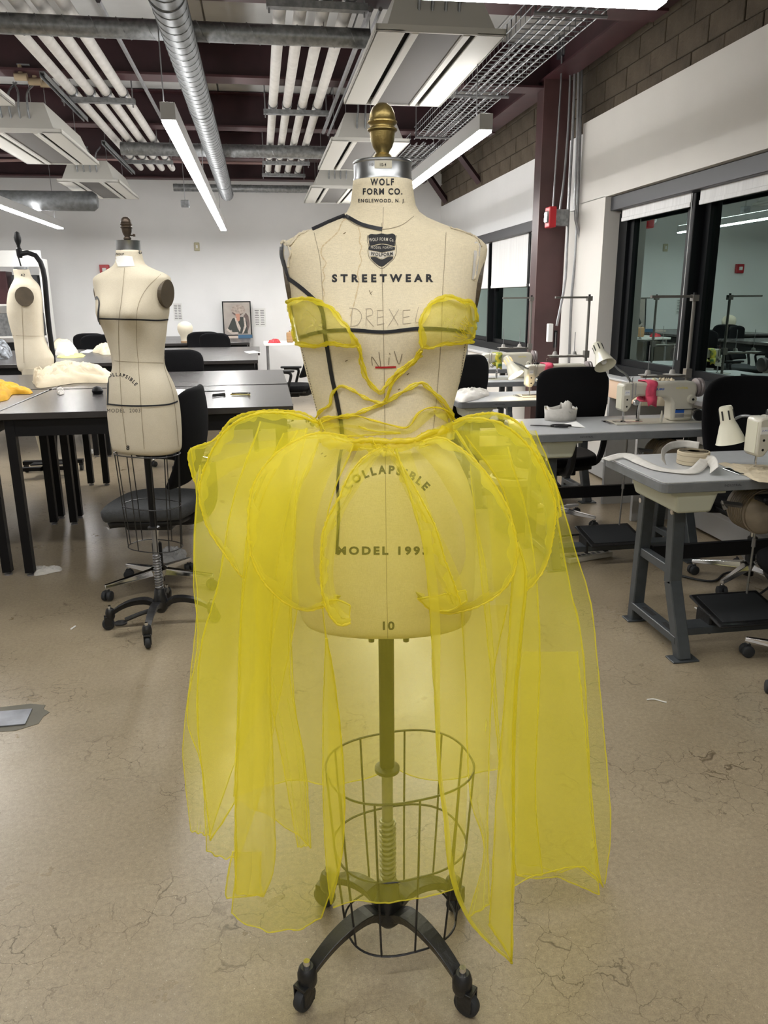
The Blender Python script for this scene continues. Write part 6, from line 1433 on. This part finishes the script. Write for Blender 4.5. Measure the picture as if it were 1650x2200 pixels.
def clip_tool(px, py, rz, mt, label, L_=.09):
    p = G(px, py, BZ); t = thing('fabric_clip', label, 'clip', p, rz, 'small tools on the nearest table')
    MB().b2(-L_ / 2, L_ / 2, -.010, .000, .002, .012).done('clip_jaw', mt, t, bevel=.002)
    MB().box((0, .008, .014), (L_ * .9, .009, .008), rotm('Z', .22)).done('clip_arm', M_black, t, bevel=.002)
    MB().lathe([(.007, 0), (.007, .022)], (L_ * .42, .0, 0), 10).done('hinge', M_chrome, t)
clip_tool(470, 852, .5, M_black, 'small black clip, left of the two tools on the table')
clip_tool(517, 850, -.35, mat('brass_tool', (.5, .4, .15), .35, .8), 'brass and black tool, right of the two on the table', .13)
tag(MB().b2(G(385, 822, BZ).x, G(425, 822, BZ).x, G(385, 822, BZ).y - .01, G(385, 822, BZ).y + .01, BZ, BZ + .003).done('clear_ruler', M_chrome), 'thin shiny ruler on the second row table', 'ruler')
# third row clutter
for (o_, h_, mt_, l, sd) in (([(495, 0)], 0, None, '', 0),): pass
cloth_heap('white_scraps', 'white and yellow scraps on the third row table right of the crane stand', 'cloth', [G(x, y, BZ) for x, y in ((118, 764), (128, 752), (150, 752), (168, 758), (150, 768))], BZ, .10, M_cotton, 31)
cloth_heap('yellow_scraps', 'flat yellow paper scraps beside the crane stand', 'paper', [G(x, y, BZ) for x, y in ((122, 766), (140, 762), (178, 762), (176, 768), (130, 769))], BZ, .02, mat('pale_yellow', (.75, .70, .18), .8), 32)
cloth_heap('straw_hat', 'pale woven hat brim on the third row table', 'hat', [G(x, y, BZ) for x, y in ((200, 757), (215, 750), (245, 750), (262, 757), (230, 763))], BZ, .08, M_muslin, 33, 2)
tag(MB().prism([G(172, 758, BZ).xy, G(188, 752, BZ).xy, G(204, 753, BZ).xy, G(190, 759, BZ).xy], BZ + .001, BZ + .006).done('paper_sheet', M_paper), 'white paper sheet left of the pale hat', 'paper')
cloth_heap('beige_heap', 'beige cloth heap on the far table, right of the crane stand', 'cloth', [G(x, y, BZ) for x, y in ((112, 748), (120, 738), (145, 738), (158, 744), (140, 750))], BZ, .08, M_muslin, 34)
cloth_heap('dark_heap', 'dark and white bag of cloth at the left edge', 'cloth', [G(x, y, BZ) for x, y in ((-30, 770), (0, 755), (20, 758), (26, 765), (10, 772))], BZ, .14, mat('blue_white_cloth', (.35, .38, .42), .8, nscale=14, col2=(.02, .02, .02)), 35)
tag(MB().prism([G(525, 756, BZ).xy, G(545, 754, BZ).xy, G(560, 758, BZ).xy, G(535, 760, BZ).xy], BZ + .001, BZ + .003).done('paper_sheet', M_paper), 'single white sheet on the fourth row table', 'paper')
# head block
hb = thing('head_block', 'cream canvas head block on the far table', 'head block', (-1.06, 11.55, BZ))
MB().lathe([(.0, .29), (.04, .285), (.085, .26), (.105, .22), (.108, .18), (.098, .14), (.075, .09), (.068, .04), (.07, .015)], n=26).done('block_body', M_linen2, hb, smooth=True)
MB().lathe([(.0, .0), (.072, .0), (.072, .018), (0, .018)], n=26).done('wooden_base', M_wood, hb, smooth=True)
# framed portrait leaning on the wall
pf = thing('framed_portrait', 'framed portrait photograph of a person in a large fur hat, leaning on the end wall', 'picture', (-.375, 13.40, .931)); pf.rotation_euler = (-.09, 0, 0)
W_, H_ = .47, .56
MB().b2(-W_ / 2, W_ / 2, 0, .02, 0, .018).b2(-W_ / 2, W_ / 2, 0, .02, H_ - .018, H_).b2(-W_ / 2, -W_ / 2 + .018, 0, .02, .018, H_ - .018).b2(W_ / 2 - .018, W_ / 2, 0, .02, .018, H_ - .018).done('frame', M_black, pf, bevel=.002, seg=1)
MB().b2(-W_ / 2 + .018, W_ / 2 - .018, .008, .012, .018, H_ - .018).done('print', mat('print_grey', (.42, .37, .33), .5, noise=.25, nscale=4), pf)
def patch(poly, mt, k): MB().prism([((x - .5) * (W_ - .036), .018 + (1 - y) * (H_ - .036)) for x, y in poly], .0078 - .0003 * k, .0074 - .0003 * k, 'XZ').done('printed_shape', mt, pf)
def ell(cx_, cy_, a_, b_, n=22, w_=.06): return [(cx_ + a_ * (1 + w_ * math.sin(5 * t)) * math.cos(t), cy_ + b_ * (1 + w_ * math.sin(7 * t)) * math.sin(t)) for t in [2 * PI * k / n for k in range(n)]]
K = [mat('fur_grey', (.46, .38, .33), .8, noise=.4, nscale=30), mat('fur_dark', (.16, .12, .11), .8, noise=.3, nscale=30), mat('skin_print', (.48, .24, .17), .7), mat('coat_dark', (.05, .055, .05), .8), mat('coat_trim', (.60, .52, .46), .8, noise=.3, nscale=40)]
patch(ell(.84, .62, .12, .28), K[1], 0); patch([(.10, .86), (.32, .50), (.45, .45), (.75, .45), (.86, .60), (.88, .97), (.3, .97), (.28, .85)], K[3], 1)
patch([(.40, .47), (.46, .46), (.62, .80), (.58, .92), (.50, .80)], K[4], 2); patch([(.74, .46), (.80, .48), (.84, .75), (.72, .95), (.66, .97), (.76, .72)], K[4], 3); patch([(.06, .84), (.12, .80), (.30, .92), (.52, .92), (.52, .99), (.28, .99)], K[4], 4)
patch(ell(.53, .30, .20, .12), K[1], 5); patch(ell(.53, .39, .085, .085, w_=0), K[2], 6); patch([(.47, .42), (.61, .42), (.60, .55), (.54, .60), (.48, .54)], K[2], 7); patch(ell(.56, .22, .27, .14), K[0], 8)
for (dx, mt_, l, hh_) in ((-.435, mat('book_tan', (.45, .38, .33), .7), 'tan backed book lying under the framed portrait', .03), (-.24, mat('book_blue', (.03, .09, .16), .6), 'dark blue book lying under the framed portrait', .045)):
    bk = thing('lying_book', l, 'book', (dx, 12.62, BZ), .03, 'books under the framed portrait')
    MB().b2(-.11, .11, -.07, .09, 0, .004).b2(-.11, .11, -.07, .09, hh_ - .004, hh_).b2(-.11, .11, -.074, -.07, 0, hh_).done('cover', mt_, bk)
    MB().b2(-.105, .105, -.068, .085, .004, hh_ - .004).done('pages', M_paper, bk)
# white work table right of the rows
wt = thing('white_table', 'white topped table beyond the side view chair', 'table', (.04, 11.3, 0))
MB().b2(0, 1.1, 0, .8, .87, .90).done('table_top', M_paper, wt, bevel=.004)
for x in (.05, 1.05):
    for y in (.05, .75): MB().tube([(x, y, 0), (x, y, .87)], .018, 8).done('leg', M_conduit, wt)
p = G(608, 738, .90); q = thing('wooden_block', 'upright brown wooden block on the white table', 'block', (.42, 11.55, .90))
MB().b2(-.05, .05, -.04, .04, 0, .15).done('block_body', M_wood, q, bevel=.02, seg=3); MB().lathe([(.012, .15), (.012, .17), (0, .17)], n=10).done('knob', M_wood, q)
q = cloth_heap('red_pouch', 'small red pouch on the white table', 'pouch', [Vector((.10, 11.5, 0)), Vector((.2, 11.46, 0)), Vector((.28, 11.52, 0)), Vector((.2, 11.6, 0))], .90, .05, M_redbox, 41, 2)
# shelving at the far left
sh = thing('shelf_unit', 'white shelving with dark boxes at the far left edge', 'shelf', (-3.55, 12.1, 0))
MB().b2(-.5, -.47, 0, .4, 0, 2.1).b2(.47, .5, 0, .4, 0, 2.1).done('side_panel', M_paper, sh)
for z in (.1, .55, 1.0, 1.45, 2.08): MB().b2(-.47, .47, 0, .4, z, z + .025).done('shelf_board', M_paper, sh)
for k, (x, z, ww, hh_, mt_) in enumerate(((-.2, 1.475, .42, .45, M_flange), (.25, 1.475, .35, .4, M_valance), (.0, 1.025, .8, .32, M_galv), (.1, .575, .6, .35, M_black))):
    q = tag(MB().b2(-ww / 2, ww / 2, -.15, .15, 0, hh_).done('storage_box', mt_, bevel=.006), ('dark red', 'charcoal', 'wide grey', 'wide black')[k] + ' storage box on the far left shelving', 'box'); q.location = (-3.55 + x, 12.28, z)
# scraps on the floor under the tables
cloth_heap('floor_scrap', 'white cloth scrap on the floor by the left table legs', 'scrap', [G(x, y, 0) for x, y in ((64, 1232), (72, 1222), (95, 1222), (112, 1224), (135, 1222), (128, 1228), (105, 1233), (80, 1238))], 0, .025, M_cotton, 51)
cloth_heap('plastic_bag', 'crumpled clear plastic bag on the floor behind the chair star base', 'bag', [G(x, y, 0) for x, y in ((340, 1205), (350, 1188), (375, 1185), (400, 1190), (395, 1205), (365, 1212))], 0, .05, mat('clear_plastic', (.42, .42, .42), .25), 52)
cloth_heap('floor_scrap', 'pale scrap on the floor under the second row tables', 'scrap', [G(x, y, 0) for x, y in ((185, 973), (195, 967), (205, 969), (200, 975))], 0, .02, M_cotton, 53)
# chair wheel at the right edge
wp = G(1655, 1490, 0)
dup(c2, (wp.x + .27, wp.y + .09, 0), PI / 2, 'black task chair cut off by the right edge, one caster showing')
